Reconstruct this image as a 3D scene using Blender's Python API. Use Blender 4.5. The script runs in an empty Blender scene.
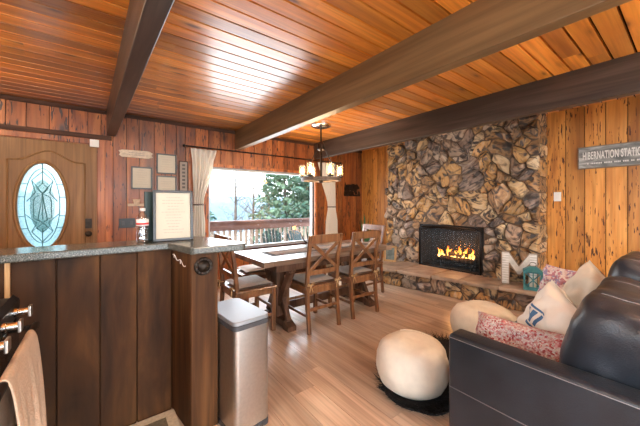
import bpy, bmesh, math, random
from mathutils import Vector, Matrix, noise as mnoise
random.seed(7)
R = math.radians
PI = math.pi
scene = bpy.context.scene
COL = scene.collection

# ------------------------------------------------------------------ materials
def nm(name):
    m = bpy.data.materials.new(name); m.use_nodes = True
    nt = m.node_tree; nt.nodes.clear()
    out = nt.nodes.new('ShaderNodeOutputMaterial')
    b = nt.nodes.new('ShaderNodeBsdfPrincipled')
    nt.links.new(b.outputs[0], out.inputs[0])
    return m, nt, b, out

def N(nt, t, **kw):
    n = nt.nodes.new('ShaderNode' + t)
    for k, v in kw.items():
        if k.startswith('i_'): n.inputs[k[2:].replace('_', ' ')].default_value = v
        else: setattr(n, k, v)
    return n

def L(nt, a, b): nt.links.new(a, b)

def ramp(nt, fac, stops, interp='LINEAR'):
    r = nt.nodes.new('ShaderNodeValToRGB'); r.color_ramp.interpolation = interp
    e = r.color_ramp.elements
    e[0].position, e[0].color = stops[0][0], (*stops[0][1], 1)
    e[1].position, e[1].color = stops[-1][0], (*stops[-1][1], 1)
    for p, c in stops[1:-1]:
        x = e.new(p); x.color = (*c, 1)
    L(nt, fac, r.inputs[0])
    return r

def mixc(nt, fac, a, b, mode='MIX'):
    n = nt.nodes.new('ShaderNodeMix'); n.data_type = 'RGBA'; n.blend_type = mode
    for s, v in ((n.inputs[0], fac), (n.inputs[6], a), (n.inputs[7], b)):
        if isinstance(v, (int, float)): s.default_value = v
        elif isinstance(v, tuple): s.default_value = (*v, 1)
        else: L(nt, v, s)
    return n.outputs[2]

def bump(nt, b, h, strength=.2, dist=.01):
    n = N(nt, 'Bump'); n.inputs['Strength'].default_value = strength; n.inputs['Distance'].default_value = dist
    L(nt, h, n.inputs['Height']); L(nt, n.outputs[0], b.inputs['Normal'])
    return n

def plain(name, col, rough=.5, metal=0., emit=None, estr=0., noise=0., nscale=20, bmp=0., coat=0., spec=.5):
    m, nt, b, out = nm(name)
    b.inputs['Base Color'].default_value = (*col, 1)
    b.inputs['Roughness'].default_value = rough
    b.inputs['Metallic'].default_value = metal
    b.inputs['Specular IOR Level'].default_value = spec
    if coat: b.inputs['Coat Weight'].default_value = coat
    if emit:
        b.inputs['Emission Color'].default_value = (*emit, 1); b.inputs['Emission Strength'].default_value = estr
    if noise or bmp:
        tc = N(nt, 'TexCoord'); n = N(nt, 'TexNoise'); n.inputs['Scale'].default_value = nscale; n.inputs['Detail'].default_value = 4
        L(nt, tc.outputs['Object'], n.inputs['Vector'])
        if noise:
            d = tuple(c * (1 - noise) for c in col); l = tuple(min(1, c * (1 + noise)) for c in col)
            r = ramp(nt, n.outputs[0], [(.3, d), (.7, l)]); L(nt, r.outputs[0], b.inputs['Base Color'])
        if bmp: bump(nt, b, n.outputs[0], bmp, .01)
    return m

def wood(name, dark, mid, light, axis='Z', rough=.5, across=14., along=1.2, var=.5, knots=0., slits=0., coat=0., bmp=.15, coatr=.15, slitcol=(.02, .008, .004), kscale=(3.2, 1.3), noff=0.0):
    m, nt, b, out = nm(name)
    tc = N(nt, 'TexCoord')
    at = N(nt, 'Attribute', attribute_name='rnd')
    wn = N(nt, 'TexWhiteNoise', noise_dimensions='1D'); L(nt, at.outputs['Fac'], wn.inputs['W'])
    sc = N(nt, 'VectorMath', operation='SCALE'); L(nt, wn.outputs['Color'], sc.inputs[0]); sc.inputs['Scale'].default_value = 40.
    ad = N(nt, 'VectorMath', operation='ADD'); L(nt, tc.outputs['Object'], ad.inputs[0]); L(nt, sc.outputs[0], ad.inputs[1])
    def mapped(ac, al):
        mp = N(nt, 'Mapping'); s = [ac, ac, ac]; s['XYZ'.index(axis)] = al
        mp.inputs['Scale'].default_value = s; L(nt, ad.outputs[0], mp.inputs['Vector']); return mp.outputs[0]
    n1 = N(nt, 'TexNoise'); n1.inputs['Scale'].default_value = 1.; n1.inputs['Detail'].default_value = 6; n1.inputs['Distortion'].default_value = .8
    L(nt, mapped(across, along), n1.inputs['Vector'])
    r1 = ramp(nt, n1.outputs[0], [(.28, dark), (.5, mid), (.72, light)])
    n2 = N(nt, 'TexNoise'); n2.inputs['Scale'].default_value = 1.; n2.inputs['Detail'].default_value = 3
    L(nt, mapped(across * 7, along * 2), n2.inputs['Vector'])
    r2 = ramp(nt, n2.outputs[0], [(.3, (.72, .72, .72)), (.6, (1.08, 1.08, 1.08))])
    col = mixc(nt, .8, r1.outputs[0], r2.outputs[0], 'MULTIPLY')
    hs = N(nt, 'HueSaturation')
    mr = N(nt, 'MapRange'); mr.inputs['To Min'].default_value = 1 - var / 2; mr.inputs['To Max'].default_value = 1 + var / 2
    L(nt, wn.outputs['Value'], mr.inputs[0]); L(nt, mr.outputs[0], hs.inputs['Value']); L(nt, col, hs.inputs['Color'])
    col = hs.outputs[0]
    if knots:
        v = N(nt, 'TexVoronoi'); v.inputs['Scale'].default_value = 1.; v.inputs['Randomness'].default_value = 1.
        L(nt, mapped(kscale[0], kscale[1]), v.inputs['Vector'])
        kr = ramp(nt, v.outputs['Distance'], [(.0, (1, 1, 1)), (.05 * knots, (.95, .95, .95)), (.1 * knots, (.35, .35, .35)), (.2 * knots, (0, 0, 0))])
        col = mixc(nt, kr.outputs[0], col, tuple(c * .35 for c in dark))
    if slits:
        n3 = N(nt, 'TexNoise'); n3.inputs['Scale'].default_value = 1.; n3.inputs['Detail'].default_value = 2.5; n3.inputs['Distortion'].default_value = .3
        L(nt, mapped(58, 7.5), n3.inputs['Vector'])
        n4 = N(nt, 'TexNoise'); n4.inputs['Scale'].default_value = 1.; n4.inputs['Detail'].default_value = 1
        L(nt, mapped(4.5, 1.0), n4.inputs['Vector'])
        mu = N(nt, 'Math', operation='MULTIPLY_ADD'); L(nt, n4.outputs[0], mu.inputs[0]); mu.inputs[1].default_value = .35; L(nt, n3.outputs[0], mu.inputs[2])
        sr = ramp(nt, mu.outputs[0], [(.825 - .02 * slits, (0, 0, 0)), (.845 - .02 * slits, (1, 1, 1))])
        col = mixc(nt, sr.outputs[0], col, slitcol)
    L(nt, col, b.inputs['Base Color'])
    b.inputs['Roughness'].default_value = rough
    b.inputs['Specular IOR Level'].default_value = .5 if coat else .22
    if coat:
        b.inputs['Coat Weight'].default_value = coat; b.inputs['Coat Roughness'].default_value = coatr
    if bmp: bump(nt, b, n1.outputs[0], bmp, .01)
    return m

M = {}
M['ceil'] = wood('varnished ceiling pine', (.46, .13, .014), (.66, .225, .026), (.80, .32, .048), 'X', .36, 8, .8, .8, knots=1.5, coat=1., coatr=.235, bmp=.04, kscale=(8, 2.4))
M['wallA'] = wood('red brown knotty board', (.13, .030, .007), (.32, .088, .018), (.47, .165, .042), 'Z', .45, 8, .9, .75, knots=1.2, slits=1.5, coat=.1, slitcol=(.035, .010, .005))
M['wallB'] = wood('golden pecky cedar', (.33, .115, .020), (.54, .22, .042), (.68, .335, .085), 'Z', .45, 6, .8, .5, knots=.8, slits=1.0, coat=.1, slitcol=(.07, .02, .006))
M['beamd'] = wood('dark painted beam', (.022, .014, .010), (.05, .034, .025), (.095, .068, .052), 'Y', .42, 10, .8, .3, coat=.12, coatr=.3, bmp=.1)
M['beaml'] = wood('brown stained beam', (.12, .068, .028), (.21, .125, .055), (.29, .18, .085), 'Y', .42, 5, .6, .3, coat=.12, coatr=.3, bmp=.1)
M['floor'] = wood('laminate oak', (.38, .25, .165), (.53, .375, .26), (.63, .48, .35), 'Y', .30, 9, .8, .35, knots=.35, bmp=.03, coat=.1)
M['bar'] = wood('dark stained bar boards', (.013, .005, .0015), (.045, .017, .0045), (.105, .042, .010), 'Z', .7, 5, 1.6, .5, knots=.6)
M['barend'] = wood('brown bar post boards', (.028, .010, .003), (.085, .033, .009), (.17, .072, .022), 'Z', .7, 12, .7, .5, knots=.5)
M['gap'] = plain('painted board gap shade', (.012, .006, .004), .9, spec=.1)  # dark colour paints the shade inside the board grooves
M['trimdark'] = wood('dark trim wood', (.03, .012, .007), (.07, .03, .017), (.12, .055, .03), 'X', .6, 10, 1.)
M['chair'] = wood('walnut brown chair wood', (.07, .027, .011), (.17, .072, .028), (.27, .125, .052), 'Z', .3, 16, 2., coat=.25, bmp=.05)
M['table'] = wood('table plank wood', (.10, .056, .034), (.20, .125, .08), (.31, .21, .145), 'X', .3, 10, 1., .5, coat=.4, coatr=.2, bmp=.06)
M['tableleg'] = wood('dark trestle wood', (.04, .018, .010), (.09, .045, .026), (.15, .08, .05), 'Z', .38, 12, 1.4)
M['door'] = wood('tan door wood', (.17, .080, .026), (.25, .125, .045), (.31, .165, .063), 'Z', .4, 12, .8, .1, bmp=.05)
M['deck'] = wood('deck rail wood', (.09, .038, .028), (.15, .070, .052), (.22, .11, .085), 'X', .6, 10, .9, .3)
M['baluster'] = wood('pale baluster wood', (.32, .21, .15), (.45, .32, .24), (.56, .42, .33), 'Z', .6, 12, 1., .3)
M['framewood'] = wood('tan frame wood', (.28, .15, .06), (.42, .25, .11), (.55, .34, .17), 'Z', .5, 20, 3.)
M['black'] = plain('black satin metal', (.012, .012, .013), .4, .6)
M['iron'] = plain('dark bronze iron', (.035, .026, .02), .42, .8, noise=.4)
M['steel'] = plain('brushed steel', (.50, .47, .43), .36, 1., noise=.06, nscale=60)
M['chrome'] = plain('polished metal', (.75, .72, .68), .18, 1.)
M['graphite'] = plain('dark grey plastic', (.045, .045, .048), .45)
M['lid'] = plain('satin steel lid', (.30, .32, .34), .45, .6)
M['white'] = plain('white paint', (.72, .7, .66), .5)
M['paper'] = plain('cream paper', (.50, .45, .35), .6, noise=.05, nscale=8)
M['ink'] = plain('dark ink', (.08, .07, .06), .6)
M['blackframe'] = plain('black picture frame', (.02, .022, .024), .35)
def cloth_thin(name, c, tr=.45):
    m, nt, b, out = nm(name)
    b.inputs['Base Color'].default_value = (*c, 1); b.inputs['Roughness'].default_value = .85
    t = N(nt, 'BsdfTranslucent'); t.inputs[0].default_value = (*c, 1); mx = N(nt, 'MixShader'); mx.inputs[0].default_value = tr
    L(nt, b.outputs[0], mx.inputs[1]); L(nt, t.outputs[0], mx.inputs[2]); L(nt, mx.outputs[0], out.inputs[0])
    return m
M['curtain'] = cloth_thin('cream curtain linen', (.92, .88, .80))
M['tie'] = plain('dark curtain tie', (.05, .03, .02), .7)
M['pouf'] = plain('cream cotton canvas', (.75, .69, .57), .85, noise=.07, nscale=14, bmp=.35)
M['fur'] = plain('black long fur', (.012, .012, .013), .7, noise=.5, nscale=60)
M['towel'] = plain('beige dish towel', (.56, .41, .29), .9, noise=.08, nscale=120, bmp=.3)
M['soot'] = plain('sooty firebrick', (.012, .012, .013), .9, noise=.5, nscale=12)
M['log'] = wood('charred log', (.012, .009, .008), (.05, .03, .02), (.12, .075, .045), 'Y', .8, 14, 2., bmp=.5)
M['teal'] = plain('teal lantern paint', (.035, .15, .16), .45, noise=.25, nscale=40)
M['adiron'] = plain('dark green plastic slat', (.008, .035, .030), .5)
M['cushgrey'] = plain('grey cushion fabric', (.42, .36, .31), .9, noise=.1, nscale=60, bmp=.2)
M['twine'] = plain('tan cord', (.5, .33, .16), .8)
M['potclay'] = plain('brown clay pot', (.2, .09, .05), .7)
M['leafdark'] = plain('deep green leaf', (.03, .10, .03), .5, noise=.4, nscale=15)
M['bark'] = plain('grey bark', (.10, .075, .06), .9, noise=.4, nscale=8, bmp=.4)
M['redlabel'] = plain('red label', (.6, .05, .05), .5)
M['rubber'] = plain('black rubber', (.02, .02, .02), .8)
M['teabrown'] = plain('tan rug border', (.62, .52, .36), .9, noise=.15, nscale=60, bmp=.3)
M['rugin'] = plain('olive rug field', (.16, .13, .08), .95, noise=.2, nscale=60, bmp=.3)
M['greendk'] = plain('dark green board', (.018, .035, .032), .5)
M['gravelg'] = plain('deck gravel ground', (.22, .21, .19), .9, noise=.3, nscale=2)
M['bulb'] = plain('warm glowing bulb', (1, .8, .5), .4, emit=(1., .58, .22), estr=14.)
M['fillglow'] = plain('glowing ceiling lamp glass', (1, .9, .75), .4, emit=(1., .80, .58), estr=7.)  # glow of the added, unseen fill lamps

def leather():
    m, nt, b, out = nm('black leather')
    tc = N(nt, 'TexCoord')
    v = N(nt, 'TexVoronoi'); v.inputs['Scale'].default_value = 160; L(nt, tc.outputs['Object'], v.inputs['Vector'])
    n = N(nt, 'TexNoise'); n.inputs['Scale'].default_value = 5; n.inputs['Detail'].default_value = 3; L(nt, tc.outputs['Object'], n.inputs['Vector'])
    r = ramp(nt, n.outputs[0], [(.3, (.009, .013, .019)), (.7, (.018, .025, .036))]); L(nt, r.outputs[0], b.inputs['Base Color'])
    rr = ramp(nt, n.outputs[0], [(.3, (.30, .30, .30)), (.7, (.42, .42, .42))]); L(nt, rr.outputs[0], b.inputs['Roughness'])
    b.inputs['Specular IOR Level'].default_value = .5
    ad = N(nt, 'Math', operation='MULTIPLY_ADD'); L(nt, n.outputs[0], ad.inputs[0]); ad.inputs[1].default_value = 5.; L(nt, v.outputs[0], ad.inputs[2])
    bump(nt, b, ad.outputs[0], .12, .01)
    return m
M['leather'] = leather()
M['seam'] = plain('grey stitching', (.22, .22, .23), .6)

def granite():
    m, nt, b, out = nm('speckled granite')
    tc = N(nt, 'TexCoord')
    n = N(nt, 'TexNoise'); n.inputs['Scale'].default_value = 240; n.inputs['Detail'].default_value = 3; L(nt, tc.outputs['Object'], n.inputs['Vector'])
    r = ramp(nt, n.outputs[0], [(.34, (.02, .025, .022)), (.46, (.06, .065, .055)), (.58, (.11, .11, .095)), (.70, (.28, .26, .22))])
    L(nt, r.outputs[0], b.inputs['Base Color']); b.inputs['Roughness'].default_value = .16
    return m
M['granite'] = granite()

def stone(name='fieldstone'):
    m, nt, b, out = nm(name)
    tc = N(nt, 'TexCoord')
    at = N(nt, 'Attribute', attribute_name='rnd')
    wn = N(nt, 'TexWhiteNoise', noise_dimensions='1D'); L(nt, at.outputs['Fac'], wn.inputs['W'])
    base = ramp(nt, wn.outputs['Value'], [(0, (.34, .21, .12)), (.14, (.50, .31, .16)), (.28, (.36, .26, .19)), (.42, (.56, .39, .23)), (.55, (.27, .20, .16)), (.67, (.44, .34, .26)), (.78, (.54, .33, .17)), (.88, (.40, .24, .13)), (.95, (.62, .47, .31))], 'CONSTANT')
    sc = N(nt, 'VectorMath', operation='SCALE'); L(nt, wn.outputs['Color'], sc.inputs[0]); sc.inputs['Scale'].default_value = 30.
    ad = N(nt, 'VectorMath', operation='ADD'); L(nt, tc.outputs['Object'], ad.inputs[0]); L(nt, sc.outputs[0], ad.inputs[1])
    # every stone is veined in a direction of its own
    vr = N(nt, 'VectorRotate', rotation_type='EULER_XYZ'); L(nt, ad.outputs[0], vr.inputs['Vector'])
    sr = N(nt, 'VectorMath', operation='SCALE'); L(nt, wn.outputs['Color'], sr.inputs[0]); sr.inputs['Scale'].default_value = 6.
    L(nt, sr.outputs[0], vr.inputs['Rotation'])
    mp = N(nt, 'Mapping'); mp.inputs['Scale'].default_value = (6, 6, 22); L(nt, vr.outputs[0], mp.inputs['Vector'])
    n = N(nt, 'TexNoise'); n.inputs['Scale'].default_value = 1.; n.inputs['Detail'].default_value = 7; n.inputs['Distortion'].default_value = 1.2
    L(nt, mp.outputs[0], n.inputs['Vector'])
    r = ramp(nt, n.outputs[0], [(.40, (0, 0, 0)), (.54, (1, 1, 1))])
    dk = mixc(nt, r.outputs[0], (.055, .042, .036), base.outputs[0])
    r2 = ramp(nt, n.outputs[0], [(.58, (0, 0, 0)), (.74, (.8, .8, .8))])
    c = mixc(nt, r2.outputs[0], dk, (.55, .45, .34))
    n5 = N(nt, 'TexNoise'); n5.inputs['Scale'].default_value = 3.2; n5.inputs['Detail'].default_value = 2; L(nt, ad.outputs[0], n5.inputs['Vector'])
    hs = N(nt, 'HueSaturation'); hs.inputs['Saturation'].default_value = 1.2; mr = N(nt, 'MapRange'); mr.inputs['From Min'].default_value = .3; mr.inputs['From Max'].default_value = .7; mr.inputs['To Min'].default_value = .55; mr.inputs['To Max'].default_value = 1.1
    L(nt, n5.outputs[0], mr.inputs[0]); L(nt, mr.outputs[0], hs.inputs['Value']); L(nt, c, hs.inputs['Color'])
    L(nt, hs.outputs[0], b.inputs['Base Color'])
    b.inputs['Roughness'].default_value = .6
    bump(nt, b, n.outputs[0], .7, .02)
    return m
M['stone'] = stone()
M['mortar'] = plain('dark mortar', (.13, .085, .055), .95, noise=.35, nscale=25, bmp=.5)

def slabmat():
    m, nt, b, out = nm('hearth flagstone')
    tc = N(nt, 'TexCoord'); at = N(nt, 'Attribute', attribute_name='rnd')
    n = N(nt, 'TexNoise'); n.inputs['Scale'].default_value = 5; n.inputs['Detail'].default_value = 6; L(nt, tc.outputs['Object'], n.inputs['Vector'])
    r = ramp(nt, n.outputs[0], [(.3, (.20, .13, .085)), (.5, (.34, .235, .16)), (.7, (.44, .32, .22))])
    wn = N(nt, 'TexWhiteNoise', noise_dimensions='1D'); L(nt, at.outputs['Fac'], wn.inputs['W'])
    hs = N(nt, 'HueSaturation'); mr = N(nt, 'MapRange'); mr.inputs['To Min'].default_value = .75; mr.inputs['To Max'].default_value = 1.2
    L(nt, wn.outputs['Value'], mr.inputs[0]); L(nt, mr.outputs[0], hs.inputs['Value']); L(nt, r.outputs[0], hs.inputs['Color'])
    L(nt, hs.outputs[0], b.inputs['Base Color']); b.inputs['Roughness'].default_value = .45
    bump(nt, b, n.outputs[0], .4, .02)
    return m
M['slab'] = slabmat()

def glassm(name, tint=(1, 1, 1), gl=.08, rough=.02):
    m, nt, b, out = nm(name)
    nt.nodes.remove(b)
    t = N(nt, 'BsdfTransparent'); t.inputs[0].default_value = (*tint, 1)
    g = N(nt, 'BsdfGlossy'); g.inputs['Roughness'].default_value = rough
    mx = N(nt, 'MixShader'); mx.inputs[0].default_value = gl
    L(nt, t.outputs[0], mx.inputs[1]); L(nt, g.outputs[0], mx.inputs[2]); L(nt, mx.outputs[0], out.inputs[0])
    return m
M['glass'] = glassm('clear window glass', (.97, .99, 1), .06)
def seeded():
    m, nt, b, out = nm('seeded lamp glass'); nt.nodes.remove(b)
    t = N(nt, 'BsdfTransparent'); t.inputs[0].default_value = (1, .95, .86, 1); g = N(nt, 'BsdfTranslucent'); g.inputs[0].default_value = (1, .93, .8, 1)
    h = N(nt, 'BsdfGlossy'); h.inputs['Roughness'].default_value = .1
    a = N(nt, 'MixShader'); a.inputs[0].default_value = .10; c = N(nt, 'MixShader'); c.inputs[0].default_value = .1
    L(nt, t.outputs[0], a.inputs[1]); L(nt, g.outputs[0], a.inputs[2]); L(nt, a.outputs[0], c.inputs[1]); L(nt, h.outputs[0], c.inputs[2]); L(nt, c.outputs[0], out.inputs[0])
    return m
M['shade'] = seeded()
M['pet'] = glassm('clear bottle plastic', (.90, .93, .95), .22, .05)

def caming():
    m, nt, b, out = nm('frosted leaded glass')
    b.inputs['Base Color'].default_value = (.60, .82, .84, 1)
    b.inputs['Roughness'].default_value = .25
    b.inputs['Transmission Weight'].default_value = 1.0
    b.inputs['IOR'].default_value = 1.05
    b.inputs['Roughness'].default_value = .35
    return m
M['frosted'] = caming()
def caming2(name, c, tr=.0):
    m, nt, b, out = nm(name)
    nt.nodes.remove(b)
    t = N(nt, 'BsdfTranslucent'); t.inputs[0].default_value = (*c, 1)
    g = N(nt, 'BsdfTransparent'); g.inputs[0].default_value = (*c, 1)
    mx = N(nt, 'MixShader')
    tc = N(nt, 'TexCoord'); n = N(nt, 'TexNoise'); n.inputs['Scale'].default_value = 60; n.inputs['Detail'].default_value = 3; L(nt, tc.outputs['Object'], n.inputs['Vector'])
    rr = ramp(nt, n.outputs[0], [(.4, (tr * .6,) * 3), (.6, (min(1, tr * 1.4),) * 3)])
    L(nt, rr.outputs[0], mx.inputs[0])
    L(nt, t.outputs[0], mx.inputs[1]); L(nt, g.outputs[0], mx.inputs[2])
    gl = N(nt, 'BsdfGlossy'); gl.inputs['Roughness'].default_value = .15
    m2 = N(nt, 'MixShader'); m2.inputs[0].default_value = .08
    L(nt, mx.outputs[0], m2.inputs[1]); L(nt, gl.outputs[0], m2.inputs[2]); L(nt, m2.outputs[0], out.inputs[0])
    return m
M['frosted'] = caming2('pebbled pale glass', (.19, .30, .31), .25)
M['clearlead'] = caming2('clear bevelled glass', (.28, .38, .35), .8)

def meshscreen():
    m, nt, b, out = nm('woven fire screen')
    b.inputs['Base Color'].default_value = (.045, .055, .062, 1); b.inputs['Roughness'].default_value = .42; b.inputs['Metallic'].default_value = .7
    t = N(nt, 'BsdfTransparent'); mx = N(nt, 'MixShader'); mx.inputs[0].default_value = .45
    L(nt, t.outputs[0], mx.inputs[1]); L(nt, b.outputs[0], mx.inputs[2]); L(nt, mx.outputs[0], out.inputs[0])
    return m
M['screen'] = meshscreen()

def flame():
    m, nt, b, out = nm('gas flame')
    nt.nodes.remove(b)
    tc = N(nt, 'TexCoord'); s = N(nt, 'SeparateXYZ'); L(nt, tc.outputs['Generated'], s.inputs[0])
    n = N(nt, 'TexNoise'); n.inputs['Scale'].default_value = 16; L(nt, tc.outputs['Object'], n.inputs['Vector'])
    a = N(nt, 'Math', operation='MULTIPLY_ADD'); L(nt, n.outputs[0], a.inputs[0]); a.inputs[1].default_value = .5; L(nt, s.outputs['Z'], a.inputs[2])
    r = ramp(nt, a.outputs[0], [(.25, (1, .62, .22)), (.6, (1, .42, .07)), (1.1 if False else 1., (.8, .12, .01))])
    e = N(nt, 'Emission'); e.inputs['Strength'].default_value = 7.; L(nt, r.outputs[0], e.inputs[0]); L(nt, e.outputs[0], out.inputs[0])
    return m
M['flame'] = flame()

def knit(name, cols, scale=90, bs=.9):
    m, nt, b, out = nm(name)
    tc = N(nt, 'TexCoord')
    v = N(nt, 'TexVoronoi'); v.inputs['Scale'].default_value = scale; L(nt, tc.outputs['Object'], v.inputs['Vector'])
    s = N(nt, 'SeparateColor'); L(nt, v.outputs['Color'], s.inputs[0])
    r = ramp(nt, s.outputs[0], [(i / len(cols), c) for i, c in enumerate(cols)], 'CONSTANT')
    L(nt, r.outputs[0], b.inputs['Base Color']); b.inputs['Roughness'].default_value = .9
    iv = N(nt, 'Math', operation='SUBTRACT'); iv.inputs[0].default_value = 1.; L(nt, v.outputs['Distance'], iv.inputs[1])
    bump(nt, b, iv.outputs[0], bs, .02)
    return m
M['knit'] = knit('red and cream chunky knit', [(.72, .60, .55), (.50, .10, .10), (.74, .55, .50), (.62, .28, .27), (.72, .64, .62), (.66, .38, .36)], 110)
M['pinkprint'] = knit('pink mottled print', [(.62, .48, .46), (.45, .2, .24), (.66, .6, .58), (.3, .25, .38)], 60, .2)
M['orangeprint'] = knit('rust patterned print', [(.55, .42, .32), (.5, .22, .12), (.6, .5, .42), (.35, .2, .15)], 45, .2)
M['pillowwhite'] = plain('off white pillow linen', (.74, .70, .62), .85, noise=.04, nscale=12, bmp=.3)
M['pillowbeige'] = plain('beige pillow linen', (.66, .59, .47), .85, noise=.06, nscale=12, bmp=.3)
M['blueprint'] = plain('navy printed ink', (.05, .13, .26), .8)

def signmat():
    m, nt, b, out = nm('weathered grey sign board')
    tc = N(nt, 'TexCoord'); mp = N(nt, 'Mapping'); mp.inputs['Scale'].default_value = (3, 2.4, 8); L(nt, tc.outputs['Object'], mp.inputs['Vector'])
    n = N(nt, 'TexNoise'); n.inputs['Scale'].default_value = 1.6; n.inputs['Detail'].default_value = 6; n.inputs['Distortion'].default_value = 1.; L(nt, mp.outputs[0], n.inputs['Vector'])
    r = ramp(nt, n.outputs[0], [(.36, (.10, .105, .10)), (.5, (.22, .225, .21)), (.64, (.46, .46, .42))])
    L(nt, r.outputs[0], b.inputs['Base Color']); b.inputs['Roughness'].default_value = .5
    return m
M['sign'] = signmat()

def foliage(name, a, bcol):
    m, nt, b, out = nm(name)
    tc = N(nt, 'TexCoord'); n = N(nt, 'TexNoise'); n.inputs['Scale'].default_value = 1.5; n.inputs['Detail'].default_value = 4
    L(nt, tc.outputs['Object'], n.inputs['Vector'])
    r = ramp(nt, n.outputs[0], [(.35, a), (.65, bcol)]); L(nt, r.outputs[0], b.inputs['Base Color'])
    b.inputs['Roughness'].default_value = .8; b.inputs['Specular IOR Level'].default_value = .2
    return m
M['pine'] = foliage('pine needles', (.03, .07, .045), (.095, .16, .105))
M['pinelight'] = foliage('pale green pine needles', (.05, .09, .045), (.14, .20, .12))  # paler needle green for some of the pines
M['twig'] = foliage('bare twigs', (.07, .06, .05), (.14, .12, .10))
M['hill'] = foliage('distant forested hill', (.075, .115, .13), (.13, .175, .19))
M['terrain'] = foliage('lakeside ground', (.07, .09, .07), (.16, .17, .14))
M['lake'] = plain('pale lake water', (.12, .17, .20), .15)

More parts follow.
